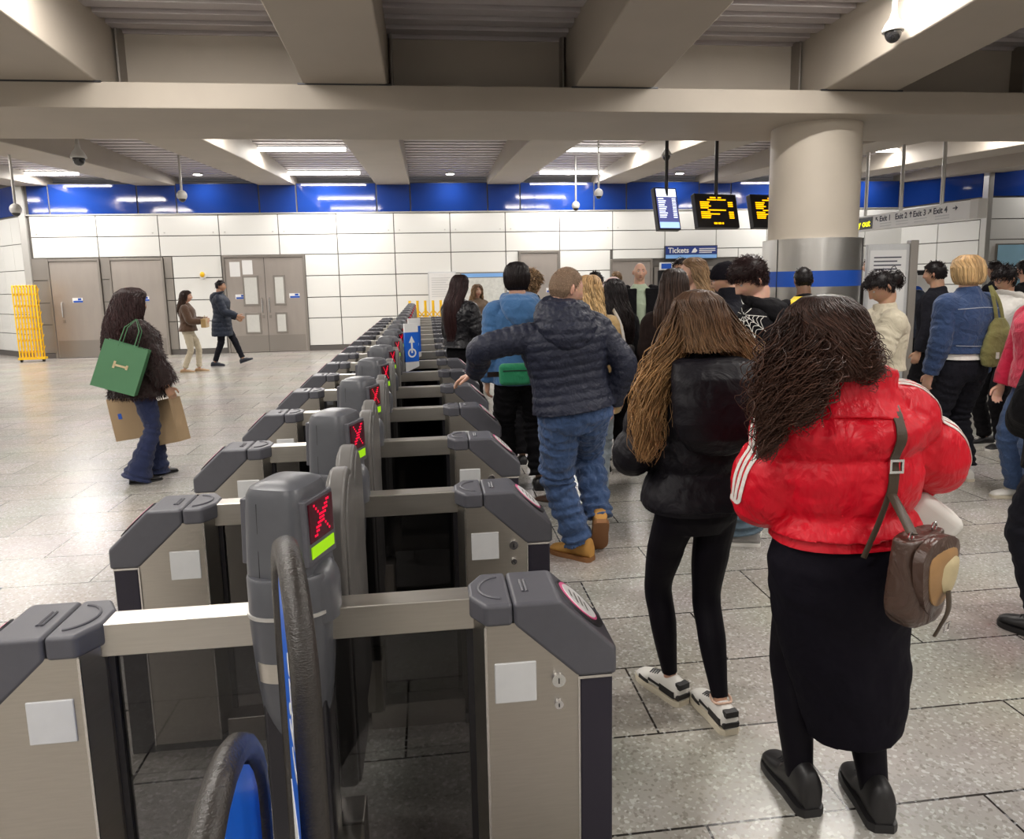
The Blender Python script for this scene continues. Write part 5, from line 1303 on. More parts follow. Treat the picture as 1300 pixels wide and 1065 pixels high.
# ---- woman in the black puffer, front centre
def p_blackpuffer():
    p = Person('person with long fair-brown hair in a black puffer jacket, black leggings and black-and-white trainers', 0.985, 2.47, 3, h=1.64, fem=True, vox=0.0055,
               feet={-1: (-0.045, 0.13, 20, 0, 0), 1: (0.075, -0.075, 4, 0, 0)}, wrists={-1: (-0.13, 0.27, 1.02), 1: (0.13, 0.27, 1.02)}, hints={-1: (-0.75, -0.9, -0.6), 1: (0.6, -0.9, -0.6)}, head=(0, 16, 0), hipoff=(0.0, 0.02))
    p.bottoms(F['leggings'], 'leggings', (0.088, 0.062, 0.058, 0.036), hem=0.06, grow=0.006, disp=((0.004, 0.12),))
    j = p.top(F['blackpuff'], 'puffer_jacket', hem=0.92, grow=0.058, hemx=0.012, pitch=0.135, amp=0.020, sl=(0.082, 0.085, 0.06), phase=0.02, collar=0.05, disp=((0.014, 0.16), (0.008, 0.05)), xm=1.0)
    MB().loft(p.torso_rings(0.052, 0.905, 0.945, dz=0.01)).build('hem_band', F['blackpuff'], j, smooth=True)
    # hood hanging down the back
    hd = MB(); R = []
    for z, w_, d, cy in ((1.515, 0.115, 0.045, -0.085), (1.50, 0.150, 0.070, -0.11), (1.45, 0.170, 0.078, -0.145), (1.36, 0.178, 0.072, -0.172), (1.29, 0.175, 0.066, -0.178), (1.23, 0.155, 0.056, -0.175), (1.185, 0.115, 0.042, -0.165), (1.16, 0.06, 0.028, -0.155)):
        R.append([(w_ * math.copysign(abs(math.cos(a)) ** 0.7, math.cos(a)), cy * 1.02 + d * math.sin(a), z * p.k) for a in np.linspace(0, 2 * PI, 28, endpoint=False)])
    hd.loft(R); fuse('hood', hd, F['blackpuff'], j, 0.006, 4, ((0.014, 0.10), (0.003, 0.035)))
    p.shoes(S_['white'], S_['cream'], 'panelled', L=0.265, w_=0.046, accent=(S_['white'], S_['black']))
    an = p.ank[1]; a = MB(); a.tube([(an[0] + 0.038 * math.cos(t), an[1] + 0.040 * math.sin(t), an[2] + 0.022 + 0.004 * math.sin(t * 3)) for t in np.linspace(0, 2 * PI, 16)], 0.005, 6)
    a.build('anklet', mat('shell_anklet', (0.6, 0.4, 0.3), 0.5, var=0.5, vscale=80), p.o, smooth=True)
    st = [(0.122, 0.012, 0.015, 0, -0.012), (0.115, 0.05, 0.055, 0, -0.012), (0.088, 0.082, 0.092, 0, -0.014), (0.035, 0.096, 0.112, 0, -0.02), (-0.03, 0.102, 0.118, 0, -0.03), (-0.07, 0.112, 0.118, 0, -0.05), (-0.094, 0.130, 0.12, 0, -0.065)]
    h = p.longhair(HAIR['ombre'], st, n=2600, r=0.0017, wave=0.006, freq=1.6, az=(50, 310), innercut=0.9, endj=0.3, hc=(0, 0.45))
    hc = p.hc
    for e in (-1, 1):
        for (o1, o2, n_) in ((0.01, 0.0, 600), (0.03, -0.05, 380)):
            g = [(hc[0] + e * 0.06, hc[1] - 0.02, hc[2] + 0.05), (hc[0] + e * 0.11, hc[1] - 0.06, hc[2] - 0.07), (hc[0] + e * (0.172 + o1), hc[1] - 0.10, hc[2] - 0.165), (hc[0] + e * (0.218 + o1), hc[1] - 0.13, hc[2] - 0.28), (hc[0] + e * (0.222 + o1), hc[1] - 0.14 + o2 * 0.3, hc[2] - 0.41), (hc[0] + e * (0.205 + o1 - 0.02 * e), hc[1] - 0.14, hc[2] - 0.50 - 0.03 * e)]
            p.bundle(HAIR['ombre'], g, [0.03, 0.05, 0.042, 0.048, 0.045, 0.02], n=n_, r=0.0018, wave=0.012, freq=3.2, hc=(0.1, 1.1), parent=h, flat=0.8, endj=0.35)
    PP['black'] = p
p_blackpuffer()

# ---- person in the red jacket, front right
def p_red():
    p = Person('person with curly brown hair in a striped-sleeve red puffer jacket and long black skirt', 1.235, 1.95, -4, h=1.625, fem=True, build=1.14, headoff=(-0.06, -0.01), vox=0.006, skin='light',
               feet={-1: (-0.085, 0.02, 5, 0, 0), 1: (0.12, -0.06, -8, 0, 0)}, wrists={-1: (-0.12, 0.25, 1.10), 1: (0.20, 0.25, 1.0)}, hints={-1: (-0.45, -0.8, -0.5), 1: (0.9, -0.25, -0.3)}, head=(12, 25, -8), side=-2)
    # tights and boots, then the long skirt
    p.bottoms(F['leggings'], 'tights', (0.095, 0.066, 0.06, 0.045), hem=0.0, grow=0.004, disp=())
    p.shoes(S_['black'], S_['black'], 'boot', L=0.27, w_=0.05)
    sk = MB(); k = p.k; R = []
    a = np.linspace(0, 2 * PI, 36, endpoint=False)
    for z, rx, ry, cx, cy in ((1.06, 0.165, 0.125, -0.01, 0), (0.98, 0.195, 0.145, -0.005, -0.005), (0.90, 0.222, 0.160, 0.0, -0.012), (0.80, 0.222, 0.160, 0.008, -0.008), (0.68, 0.208, 0.150, 0.02, 0), (0.55, 0.192, 0.142, 0.038, 0), (0.42, 0.172, 0.14, 0.055, 0), (0.31, 0.150, 0.138, 0.068, 0), (0.285, 0.148, 0.136, 0.07, 0)):
        w_ = 1 + 0.02 * np.sin(a * 5 + z * 9) * (1.1 - z)
        R.append([(cx + rx * w_[i] * math.cos(a[i]), cy + ry * w_[i] * math.sin(a[i]), z * k + (0.02 * math.cos(a[i]) if z < 0.35 else 0)) for i in range(36)])
    sk.loft(R); fuse('skirt', sk, F['skirtb'], p.o, 0.007, 4, ((0.018, 0.16), (0.008, 0.07)))
    j = p.top(F['red'], 'puffer_jacket', hem=1.02, grow=0.078, hemx=-0.01, pitch=0.185, amp=0.030, sl=(0.105, 0.118, 0.075), phase=-0.015 + 0.04, collar=0.0, disp=((0.022, 0.15), (0.012, 0.05)), xm=1.02, smooth=3)
    MB().loft(p.torso_rings(0.055, 0.985, 1.03, dz=0.01)).build('hem_band', F['red'], j, smooth=True, angle=60)
    co = MB(); n0 = p.neck0; R = []
    for dz, r1, dx in ((-0.07, 0.175, 0.02), (-0.02, 0.140, 0.015), (0.02, 0.125, 0.012), (0.055, 0.122, 0.018), (0.075, 0.112, 0.022), (0.072, 0.098, 0.02), (0.03, 0.09, 0.01)):
        R.append([(n0[0] + dx + r1 * 1.12 * math.cos(t), n0[1] + 0.005 + r1 * 0.93 * math.sin(t), n0[2] + dz - 0.012 * math.cos(t - 0.3) + 0.008 * math.sin(3 * t)) for t in np.linspace(0, 2 * PI, 30, endpoint=False)])
    co.loft(R); fuse('stand_collar', co, F['red'], j, 0.006, 3, ((0.016, 0.07),))
    # white stripes down the outer sleeves
    for e in (-1, 1):
        sh, el, wr = p.sh[e], p.elb[e], p.wr[e]; n0 = p.neck0
        for q in (-1, 0, 1):
            pts = [n0 * 0.55 + sh * 0.45 + np.array([0, q * 0.022, 0.02]), sh + np.array([0, q * 0.022, 0.0]), (sh + el) / 2 + np.array([0, q * 0.022, 0]), el + np.array([0, q * 0.022, 0]), (el + wr) / 2 + np.array([0, q * 0.022, 0])]
            outs = [(e * 0.25, -0.15, 1), (e * 0.8, -0.25, 0.6), (e, -0.3, 0.25), (e, -0.25, -0.05), (e * 0.9, 0.3, -0.1)]
            p.strip(j, pts, outs, 0.013, F['white'], 'sleeve_stripe', off=0.001, parent=j, th=0.002)
    st = [(0.125, 0.012, 0.015, 0, -0.012), (0.118, 0.058, 0.062, 0, -0.012), (0.085, 0.088, 0.104, 0.0, -0.014), (0.03, 0.104, 0.125, -0.002, -0.02), (-0.03, 0.112, 0.135, -0.012, -0.03), (-0.08, 0.110, 0.135, -0.030, -0.045), (-0.115, 0.095, 0.12, -0.055, -0.055)]
    h = p.longhair(HAIR['curlybrown'], st, n=3000, r=0.0017, wave=0.013, freq=3.2, az=(40, 320), endj=0.5, layers=(0.86, 1.06), K=26)
    hc = p.hc
    for g, sp, n_ in (([(-0.08, -0.03, 0.03), (-0.14, -0.08, -0.06), (-0.185, -0.12, -0.16), (-0.205, -0.14, -0.25), (-0.225, -0.14, -0.33)], [0.04, 0.055, 0.050, 0.030, 0.010], 900),
                      ([(-0.05, -0.08, 0.0), (-0.10, -0.15, -0.09), (-0.135, -0.18, -0.17), (-0.15, -0.185, -0.23)], [0.045, 0.055, 0.045, 0.025], 700),
                      ([(0.03, -0.06, 0.03), (0.06, -0.12, -0.03), (0.075, -0.14, -0.08), (0.08, -0.14, -0.11)], [0.035, 0.04, 0.035, 0.025], 450)):
        p.bundle(HAIR['curlybrown'], [(hc[0] + a_, hc[1] + b_, hc[2] + c_) for a_, b_, c_ in g], sp, n=n_, r=0.0017, wave=0.019, freq=3.4, parent=h, endj=0.4, hc=(0.2, 1))
    PP['red'] = p; p.jack = j
    # shoulder strap across the back to the bag on the right hip (belongs to the bag)
    p.hip_bag = None
p_red()

def bag_things():
    p = PP['red']
    # work in the wearer's frame, then put the bag in the world as a thing of its own
    bag = thing('saddle_bag', 'brown leather saddle bag with tan and cream flap hanging beside the red jacket', 'bag')
    bag.location = p.o.location; bag.rotation_euler = p.o.rotation_euler
    c = np.array([0.070, -0.272, 0.895])
    yaw = math.radians(32)
    Rb = rotz(yaw)
    def W(x, y, z): return c + Rb @ np.array([x, y, z])
    def body(wx, wy, name, m, y0, top=0.115, bot=-0.125, parent=bag, bulge=1.0):
        mb = MB(); R = []
        for z in np.linspace(bot, top, 14):
            t = (z - bot) / (top - bot); sx = wx * (0.80 + 0.30 * math.sin(PI * min(t * 0.62 + 0.12, 1))) * (1 if t > 0.12 else 0.8 + 0.2 * t / 0.12); sy = wy * (1.15 - 0.45 * t) * (1 if t > 0.1 else 0.75 + 2.5 * t)
            R.append([W(sx * math.copysign(abs(math.cos(a)) ** 0.6, math.cos(a)), y0 + sy * math.copysign(abs(math.sin(a)) ** 0.6, math.sin(a)), z) for a in np.linspace(0, 2 * PI, 26, endpoint=False)])
        mb.loft(R); return fuse(name, mb, m, parent, 0.004, 3, ((0.008, 0.06),) if parent is bag else ())
    b = body(0.098, 0.048, 'bag_body', F['brownleather'], 0.0)
    # curved flap on the face away from the wearer
    def flapshape(name, m, sc_, off, z0, parent, cx=0.0, th=0.006):
        pts = []
        for a in np.linspace(PI, 2 * PI, 20): pts.append((cx + 0.098 * sc_ * math.cos(a), z0 + 0.165 * sc_ * math.sin(a)))
        for a in np.linspace(0, PI, 8)[1:-1]: pts.append((cx + 0.098 * sc_ * math.cos(a), z0 + 0.045 * sc_ * math.sin(a)))
        nR = 8; rings = []
        for q in range(nR):
            s_ = 1 - q / (nR - 0.5)
            rings.append([W(cx + (x - cx) * s_, -(0.050 + off + 0.010 * (1 - s_ ** 2)) - 0.012 * (1 - ((z - z0) / 0.17 * s_) ** 2), z0 + (z - z0) * s_) for x, z in pts])
        back = [[W(x, -0.035, z) for x, z in pts]]
        return MB().loft(back + rings).build(name, m, parent, smooth=True, angle=50)
    fl = flapshape('flap', F['brownleather'], 1.02, 0.0, 0.075, bag)
    M['tanhide'] = mat('tan_hide', (0.34, 0.19, 0.075), 0.5, var=0.3, vscale=15); M['creamhide'] = mat('cream_hide', (0.52, 0.43, 0.25), 0.6, var=0.15, vscale=30)
    flapshape('tan_inlay', M['tanhide'], 0.78, 0.006, 0.062, fl, 0.0)
    flapshape('cream_patch', M['creamhide'], 0.50, 0.013, 0.045, fl, 0.022)
    t = MB().loft(sweep([W(0.0, -0.082, -0.02), W(0.0, -0.085, -0.07), W(-0.004, -0.07, -0.12), W(-0.01, -0.06, -0.15)], np.array([(0.013, 0.004)] * 2 + [(0.009, 0.004)] * 2), 8, hint=Rb @ np.array([1, 0, 0]), step=0.01)); t.build('buckle_strap', F['strapleather'], fl, smooth=True)
    MB().tube([W(-0.012, -0.086, -0.105), W(0.012, -0.086, -0.105), W(0.012, -0.083, -0.13), W(-0.012, -0.083, -0.13), W(-0.012, -0.086, -0.105)], 0.0022, 6).build('buckle', M['chrome'], fl, smooth=True)
    g = MB()
    for (x, z) in ((-0.062, 0.122), (0.062, 0.122)): g.tube([W(x + 0.012 * math.cos(a), -0.01, z + 0.012 * math.sin(a)) for a in np.linspace(0, 2 * PI, 12)], 0.003, 6)
    g.build('strap_ring', M['chrome'], bag, smooth=True)
    # strap: over the right shoulder, down the back to the ring
    top = p.sh[1] * 0.45 + p.neck0 * 0.55
    s1 = [top + np.array([0.02, 0.06, 0.06]), top + np.array([0.02, -0.08, 0.02]), np.array([0.060, -0.22, 1.28]), np.array([0.055, -0.25, 1.15]), np.array([0.05, -0.25, 1.08])]
    q = p.strip(p.jack, s1, [(0.1, -0.1, 1), (0.1, -0.7, 0.7), (0.05, -1, 0.1), (0.05, -1, 0), (0.05, -1, 0)], 0.030, F['strapleather'], 'shoulder_strap', off=0.003, parent=bag, th=0.004)
    v = get_v(q); low = v[v[:, 2] < v[:, 2].min() + 0.006].mean(0)
    MB().loft(sweep([low + np.array([0, 0, 0.012]), low * 0.5 + W(-0.062, -0.012, 0.13) * 0.5 + np.array([0, -0.01, 0]), W(-0.062, -0.012, 0.13)], np.array([(0.015, 0.003)] * 3), 8, hint=(1, 0, 0), step=0.01)).build('strap_end', F['strapleather'], bag, smooth=True)
    MB().loft(sweep([low + np.array([0, 0, 0.03]), low + np.array([-0.03, -0.005, -0.06]), low + np.array([-0.075, -0.01, -0.17])], np.array([(0.009, 0.003)] * 3), 8, hint=(1, 0, 0), step=0.01)).build('strap_tail', F['strapleather'], bag, smooth=True)
    bx_ = 0.055
    tt = p.bvh(p.jack).ray_cast(Vector((bx_, -0.6, 1.165)), Vector((0, 1, 0)))
    yb = (tt[0].y if tt[0] else -0.25) - 0.011
    MB().box(bx_ - 0.02, bx_ + 0.02, yb - 0.004, yb + 0.004, 1.15, 1.157).box(bx_ - 0.02, bx_ + 0.02, yb - 0.004, yb + 0.004, 1.183, 1.19).box(bx_ - 0.02, bx_ - 0.014, yb - 0.004, yb + 0.004, 1.157, 1.183).box(bx_ + 0.014, bx_ + 0.02, yb - 0.004, yb + 0.004, 1.157, 1.183).build('strap_buckle', M['chrome'], bag)
    # white box bag held in front on the right
    wb = thing('box_bag', 'white rigid box bag held beyond the brown saddle bag', 'bag'); wb.location = p.o.location; wb.rotation_euler = p.o.rotation_euler
    o = MB().box(-0.085, 0.085, -0.055, 0.055, -0.07, 0.07).build('bag_shell', S_['white'], wb, bevel=0.03, seg=4); o.location = (0.30, 0.05, 0.93); o.rotation_euler = (0.1, math.radians(38), math.radians(-12))
    MB().tube([(0.24, 0.02, 1.05), (0.265, 0.03, 1.0), (0.28, 0.03, 0.985)], 0.007, 8).build('black_handle', M['black'], wb, smooth=True)
bag_things()

# ---- grey-haired man in navy jacket
def p_man():
    p = Person('man with short grey hair in navy quilted jacket, jeans and tan boots beside the gates', 0.80, 4.06, 8, h=1.775, build=1.16, hs=1.07, headoff=(0.065, 0.0), vox=0.0055, skin='fair',
               feet={-1: (0.08, 0.02, 38, 0, 0), 1: (0.23, 0.06, -15, 0.13, 52)}, wrists={-1: (-0.49, 0.27, 1.15), 1: (0.30, 0.0, 0.96)}, hints={-1: (-1, -0.3, 0.15), 1: (0.9, -1, -0.1)}, head=(-74, 8, 0),
               handdir={-1: (-0.75, 0.25, -0.28)}, palm={-1: (-0.1, 0.0, -1.0)}, curl=30, hipoff=(0.045, 0.0), lean=3, side=-7)
    p.bottoms(F['jeans'], 'jeans', (0.112, 0.088, 0.082, 0.076), hem=0.03, grow=0.028, disp=((0.022, 0.09), (0.014, 0.045)), fold=0.008)
    p.shoes(S_['wheat'], S_['gum'], 'boot', L=0.295, w_=0.052, accent=S_['wheat'])
    j = p.top(F['navypuff'], 'quilted_jacket', hem=0.93, grow=0.055, hemx=0.0, pitch=0.052, amp=0.0085, sl=(0.088, 0.078, 0.056), collar=0.04, disp=((0.016, 0.14), (0.008, 0.045)), smooth=1, spitch=0.05)
    hd = MB(); n0 = p.neck0; R = []
    for z, w_, d, cy in ((0.10, 0.085, 0.075, 0.0), (0.095, 0.115, 0.10, -0.01), (0.06, 0.155, 0.12, -0.025), (0.0, 0.18, 0.125, -0.05), (-0.055, 0.175, 0.105, -0.095), (-0.11, 0.150, 0.08, -0.125), (-0.155, 0.11, 0.058, -0.14), (-0.185, 0.06, 0.03, -0.145)):
        R.append([(n0[0] + w_ * math.cos(a) * (1 + 0.03 * math.sin(6 * a + z * 30)), n0[1] + cy + d * math.sin(a), n0[2] + z + 0.03 * max(math.sin(a), 0)) for a in np.linspace(0, 2 * PI, 36, endpoint=False)])
    rr = []
    for i in range(len(R) - 1):
        for q in range(5):
            t = q / 5; g = np.array(R[i]) * (1 - t) + np.array(R[i + 1]) * t; c_ = g.mean(0); rr.append(c_ + (g - c_) * (1 + 0.05 * abs(math.sin((i * 5 + q) * 0.55))))
    rr.append(R[-1]); hd.loft(rr); fuse('hood', hd, F['navypuff'], j, 0.005, 2, ((0.015, 0.06), (0.008, 0.025)))
    p.shorthair(HAIR['grey'], t=0.004, low=-0.06, fringe=0.075, n=2600, ln=0.010, r=0.0011, up=0.5)
    # belt line at the back
    PP['man'] = p
p_man()

# ---- long-haired person with green bag, left
def p_fur():
    p = Person('person in a dark fur coat and flared jeans standing left of the gates', -2.56, 6.55, -52, h=1.69, fem=True, build=1.1, skin='tan', vox=0.007,
               feet={-1: (-0.09, 0.10, -6, 0, 0), 1: (0.08, -0.10, -14, 0, 0)}, wrists={-1: (-0.22, 0.16, 0.80), 1: (0.27, 0.17, 0.78)}, hints={-1: (-0.5, -1, 0), 1: (0.5, -1, 0)}, head=(0, 12, 0), curl=60)
    p.bottoms(F['darkjeans'], 'flared_jeans', (0.098, 0.070, 0.088, 0.125), hem=-0.13, grow=0.014, disp=((0.016, 0.10), (0.008, 0.045)), fold=0.006)
    p.shoes(S_['black'], S_['black'], 'flat', L=0.26, w_=0.045)
    j = p.top(F['furdark'], 'fur_coat', hem=0.80, grow=0.075, hemx=0.035, sl=(0.105, 0.105, 0.098), cuff=0.93, collar=0.06, disp=((0.02, 0.12), (0.014, 0.03)), vox=0.008)
    me = j.data; v = get_v(j); nv = len(v); sel = RNG.choice(nv, 5200); no = np.empty(nv * 3); me.vertices.foreach_get('normal', no); no = no.reshape(-1, 3)[sel]
    dr = no * 0.7 + np.array([0, 0, -0.8]) + RNG.normal(0, 0.3, (5200, 3)); dr /= np.linalg.norm(dr, axis=1)[:, None]; ln = RNG.uniform(0.02, 0.04, 5200)
    S = np.stack([v[sel] + dr * (ln * q / 3)[:, None] + np.array([0, 0, -0.006]) * (q / 3) ** 2 for q in range(4)], 1)
    st = strands('fur_pile', S, 0.0022, HAIR['auburn'], j, 0, 1, 3)
    st['kind'] = 'stuff'
    st = [(0.13, 0.012, 0.015, 0, -0.012), (0.12, 0.065, 0.07, 0, -0.014), (0.085, 0.105, 0.115, 0, -0.02), (0.03, 0.122, 0.130, 0, -0.03), (-0.05, 0.138, 0.140, 0, -0.05), (-0.15, 0.155, 0.145, 0, -0.085), (-0.26, 0.165, 0.14, 0, -0.11), (-0.38, 0.165, 0.13, 0, -0.135), (-0.50, 0.14, 0.11, 0, -0.145), (-0.57, 0.11, 0.08, 0, -0.145)]
    p.longhair(HAIR['auburn'], st, n=1500, r=0.0032, wave=0.018, freq=4, az=(48, 285), endj=0.3, layers=(0.88, 1.06))
    PP['fur'] = p
p_fur()
def paper_bag(name, label, loc, rot, w_, d, h, m, handle_m, logo=None, tilt=0, hl=0.12):
    t = thing(name, label, 'bag'); t.location = loc; t.rotation_euler = rot
    b = MB(); x, y = w_ / 2, d / 2
    outer = [[(-x, -y, 0), (x, -y, 0), (x, y, 0), (-x, y, 0)], [(-x, -y, h * 0.5), (x, -y, h * 0.5), (x * 0.97, 0, h * 0.5), (x, y, h * 0.5), (-x, y, h * 0.5), (-x * 0.97, 0, h * 0.5)]]
    def ring(z, g, s_=1.0): return [(-x * s_, -y * s_, z), (0, -y * s_, z), (x * s_, -y * s_, z), (x * s_ - g, 0, z), (x * s_, y * s_, z), (0, y * s_, z), (-x * s_, y * s_, z), (-x * s_ + g, 0, z)]
    b.loft([ring(0, 0), ring(h * 0.33, 0.004), ring(h * 0.66, 0.018), ring(h, 0.03, 0.985), ring(h - 0.002, 0.031, 0.975), ring(h * 0.3, 0.01, 0.97)])
    bd = b.build('bag_body', m, t); hn = MB()
    for s_ in (-1, 1):
        hn = MB().tube([(-x * 0.35, s_ * y * 0.98, h - 0.03), (-x * 0.33, s_ * y * 0.8, h + hl * 0.6), (0, s_ * y * 0.3, h + hl), (x * 0.33, s_ * y * 0.8, h + hl * 0.6), (x * 0.35, s_ * y * 0.98, h - 0.03)], 0.004, 6)
        hn.build('handle', handle_m, t, smooth=True)
    return t, bd
F['greenpaper'] = mat('green_paper', (0.075, 0.21, 0.10), 0.5, var=0.08, vscale=6, bump=0.15, bscale=14)
F['kraft'] = mat('kraft_paper', (0.33, 0.23, 0.13), 0.75, var=0.08, vscale=8, bump=0.2, bscale=10)
F['gold'] = mat('gold_print', (0.62, 0.50, 0.30), 0.4)
def p_fur_bags():
    t, b = paper_bag('shopping_bag', 'green paper shopping bag with a gold mark, slung on the shoulder of the fur coat', (-2.62, 6.19, 0.865), (math.radians(-4), math.radians(20), math.radians(8)), 0.34, 0.13, 0.40, F['greenpaper'], F['greenpaper'], hl=0.22)
    MB().box(-0.05, 0.06, -0.0725, -0.0705, 0.205, 0.222).box(-0.052, -0.035, -0.0725, -0.0705, 0.185, 0.245).box(0.045, 0.062, -0.0725, -0.0705, 0.195, 0.232).build('gold_mark', F['gold'], b)
    paper_bag('paper_bag', 'brown paper bag hanging from the right hand of the fur-coated person', (-2.36, 6.66, 0.30), (0, math.radians(-12), math.radians(-25)), 0.30, 0.14, 0.40, F['kraft'], F['kraft'], hl=0.10)
    t, b = paper_bag('paper_bag', 'brown paper bag with small blue mark, hanging on the far side of the flared jeans', (-2.72, 6.80, 0.33), (0, math.radians(-10), math.radians(-20)), 0.34, 0.14, 0.40, F['kraft'], F['kraft'], hl=0.10)
    MB().box(-0.08, -0.04, -0.0725, -0.0705, 0.2, 0.25).build('blue_mark', M['bluestripe'], b)
p_fur_bags()

# ---- the rest of the crowd: a compact recipe
def crowd(label, x, y, face, h, top, tm, bot, skin='light', fem=False, hair=None, hm='black', vox=0.008, shoes=('black', 'white', 'sneaker'), faceon=False, lh=None, group=None, **kw):
    p = Person(label, x, y, face, h=h, fem=fem, skin=skin, vox=vox, faceon=faceon, group=group, **kw)
    tk = dict(name='jacket', hem=0.85, grow=0.035); tk.update(top); p.top(F[tm], **tk)
    bk = dict(name='trousers', r=(0.10, 0.078, 0.072, 0.072), fold=0.004); bk.update(bot[1] if len(bot) > 1 else {}); p.bottoms(F[bot[0]], **bk)
    p.shoes(S_[shoes[0]], S_[shoes[1]], shoes[2])
    if hair == 'short': p.shorthair(HAIR[hm], **(lh or {}))
    elif hair == 'long': p.longhair(HAIR[hm], (lh or {}).pop('st', None) or LH(), **(lh or {}))
    return p
def hood_down(p, m, sc_=1.0):
    hd = MB(); n0 = p.neck0; R = []
    for z, w_, d, cy in ((0.05, 0.085, 0.075, 0.01), (0.045, 0.12, 0.10, -0.015), (0.01, 0.145, 0.115, -0.045), (-0.05, 0.14, 0.095, -0.085), (-0.11, 0.115, 0.07, -0.115), (-0.16, 0.07, 0.04, -0.125)):
        R.append([(n0[0] + w_ * sc_ * math.cos(a), n0[1] + cy * sc_ + d * sc_ * math.sin(a), n0[2] + z * sc_ + 0.025 * max(math.sin(a), 0)) for a in np.linspace(0, 2 * PI, 28, endpoint=False)])
    hd.loft(R); return fuse('hood', hd, m, p.jacket, 0.008, 4, ((0.018, 0.08),))

# far left walkers
p = crowd('person in a brown suede jacket and cream trousers walking past the white wall', -4.78, 14.9, -85, 1.63, dict(hem=0.90, grow=0.06, hemx=0.02, sl=(0.085, 0.08, 0.06)), 'brownsuede', ('beigetr', dict(r=(0.098, 0.068, 0.062, 0.06))), fem=True, hair='long', hm='darkbrown',
      lh=dict(st=LH(1.05, 0.42), n=220, r=0.006, wave=0.008), shoes=('tan', 'cream', 'flat'), faceon=True, feet={-1: (-0.06, 0.13, 0, 0, 0), 1: (0.06, -0.12, 0, 0.0, 0)}, wrists={-1: (-0.10, 0.30, 1.05), 1: (0.10, 0.30, 1.02)}, hints={-1: (-0.6, -0.6, -1), 1: (0.6, -0.6, -1)})
o = thing('clutch_bag', 'beige clutch held by the person in the brown suede jacket', 'bag', (-4.44, 14.86, 0.98)); MB().box(-0.05, 0.05, -0.12, 0.12, -0.08, 0.1).build('pouch', F['camel'], o, bevel=0.015); MB().tube([(0, -0.08, 0.1), (0, 0, 0.16), (0, 0.08, 0.1)], 0.005, 6).build('handle', F['camel'], o, smooth=True)
p = crowd('man in a long navy padded coat striding past the double steel doors', -4.42, 16.0, -88, 1.83, dict(hem=0.62, grow=0.06, hemx=0.03, pitch=0.09, amp=0.008, sl=(0.09, 0.08, 0.06)), 'navycoat', ('charcoal', dict(r=(0.09, 0.068, 0.055, 0.052))), skin='tan', hair='short', hm='black',
      lh=dict(t=0.012, n=200, r=0.004), shoes=('navy', 'navy', 'sneaker'), faceon=True, feet={-1: (-0.06, 0.36, 0, 0.04, -18), 1: (0.06, -0.20, 0, 0, 0)}, wrists={-1: (-0.2, 0.25, 1.02), 1: (0.2, 0.36, 1.08)}, hints={-1: (-0.3, -1, -0.6), 1: (0.3, -1, -0.8)})
hood_down(p, F['navycoat'], 1.1)

# leather jacket in the aisle
p = crowd('person with very long black hair in a black leather jacket standing at the gate row', 0.36, 7.80, -48, 1.77, dict(hem=0.98, grow=0.07, hemx=0.01, sl=(0.095, 0.09, 0.065), sleeve_fold=0.003), 'leather', ('black', {}), fem=True, hair='long', hm='auburn',
      lh=dict(st=LH(1.0, 0.60, 0.03, 0.85), n=500, r=0.005, wave=0.004, freq=1.5), skin='light', vox=0.007, wrists={-1: (-0.12, 0.28, 1.08), 1: (0.16, 0.28, 1.06)}, hints={-1: (-0.6, -0.8, -0.8), 1: (0.8, -0.8, -0.8)})
p = crowd('small distant person with wavy blonde hair in front of the route map', 0.92, 13.0, 195, 1.64, dict(hem=0.8, grow=0.04), 'tan', ('black', {}), fem=True, hair='long', hm='highlight', lh=dict(st=LH(1.05, 0.34), n=160, r=0.007, az=(35, 325)), vox=0.011, faceon=True)
p = crowd('person with black hair in a blue hooded fleece and black trousers, beside the leather jacket', 0.72, 5.62, 4, 1.84, dict(hem=0.84, grow=0.045, hemx=0.0, sl=(0.088, 0.075, 0.058), sleeve_fold=0.003), 'hoodieblue', ('black', dict(r=(0.105, 0.085, 0.08, 0.075), fold=0.008)), hair='long', hm='black',
      lh=dict(st=[(0.128, 0.012, 0.015, 0, -0.012), (0.12, 0.055, 0.062, 0, -0.012), (0.09, 0.088, 0.102, 0, -0.014), (0.03, 0.104, 0.118, 0, -0.018), (-0.03, 0.100, 0.112, 0, -0.024), (-0.075, 0.086, 0.095, 0, -0.03), (-0.10, 0.06, 0.07, 0, -0.03)], n=1100, r=0.0026, wave=0.003, freq=1.2, az=(55, 305), endj=0.2, layers=(0.93, 1.02)), vox=0.007, shoes=('black', 'black', 'sneaker'), feet={-1: (-0.09, 0.06, 10, 0, 0), 1: (0.15, -0.02, -10, 0, 0)}, head=(-15, 8, 0))
hood_down(p, F['hoodieblue'], 1.12)
bp = thing('rucksack', 'dark brown rucksack slung on the right shoulder of the blue fleece', 'bag', (0.86, 5.38, 1.18), math.radians(4)); MB().ell((0, 0, 0), (0.12, 0.085, 0.19), 20, 14).build('pack', F['darkbrown'], bp, smooth=True)
MB().tube([(0.0, -0.04, 0.16), (0.02, 0.06, 0.28), (0.02, 0.16, 0.33), (0.02, 0.26, 0.26)], 0.014, 8).build('strap', F['darkbrown'], bp, smooth=True)
p = crowd('person with tousled curly brown hair and a black collar half hidden behind the grey-haired man', 0.93, 6.35, -10, 1.77, dict(hem=0.84, grow=0.045, collar=0.08), 'black', ('black', {}), hair='short', hm='highlight', lh=dict(t=0.028, n=900, ln=0.055, r=0.0035, up=0.5, curl=0.010, low=-0.085), vox=0.008, head=(-35, 6, 0))
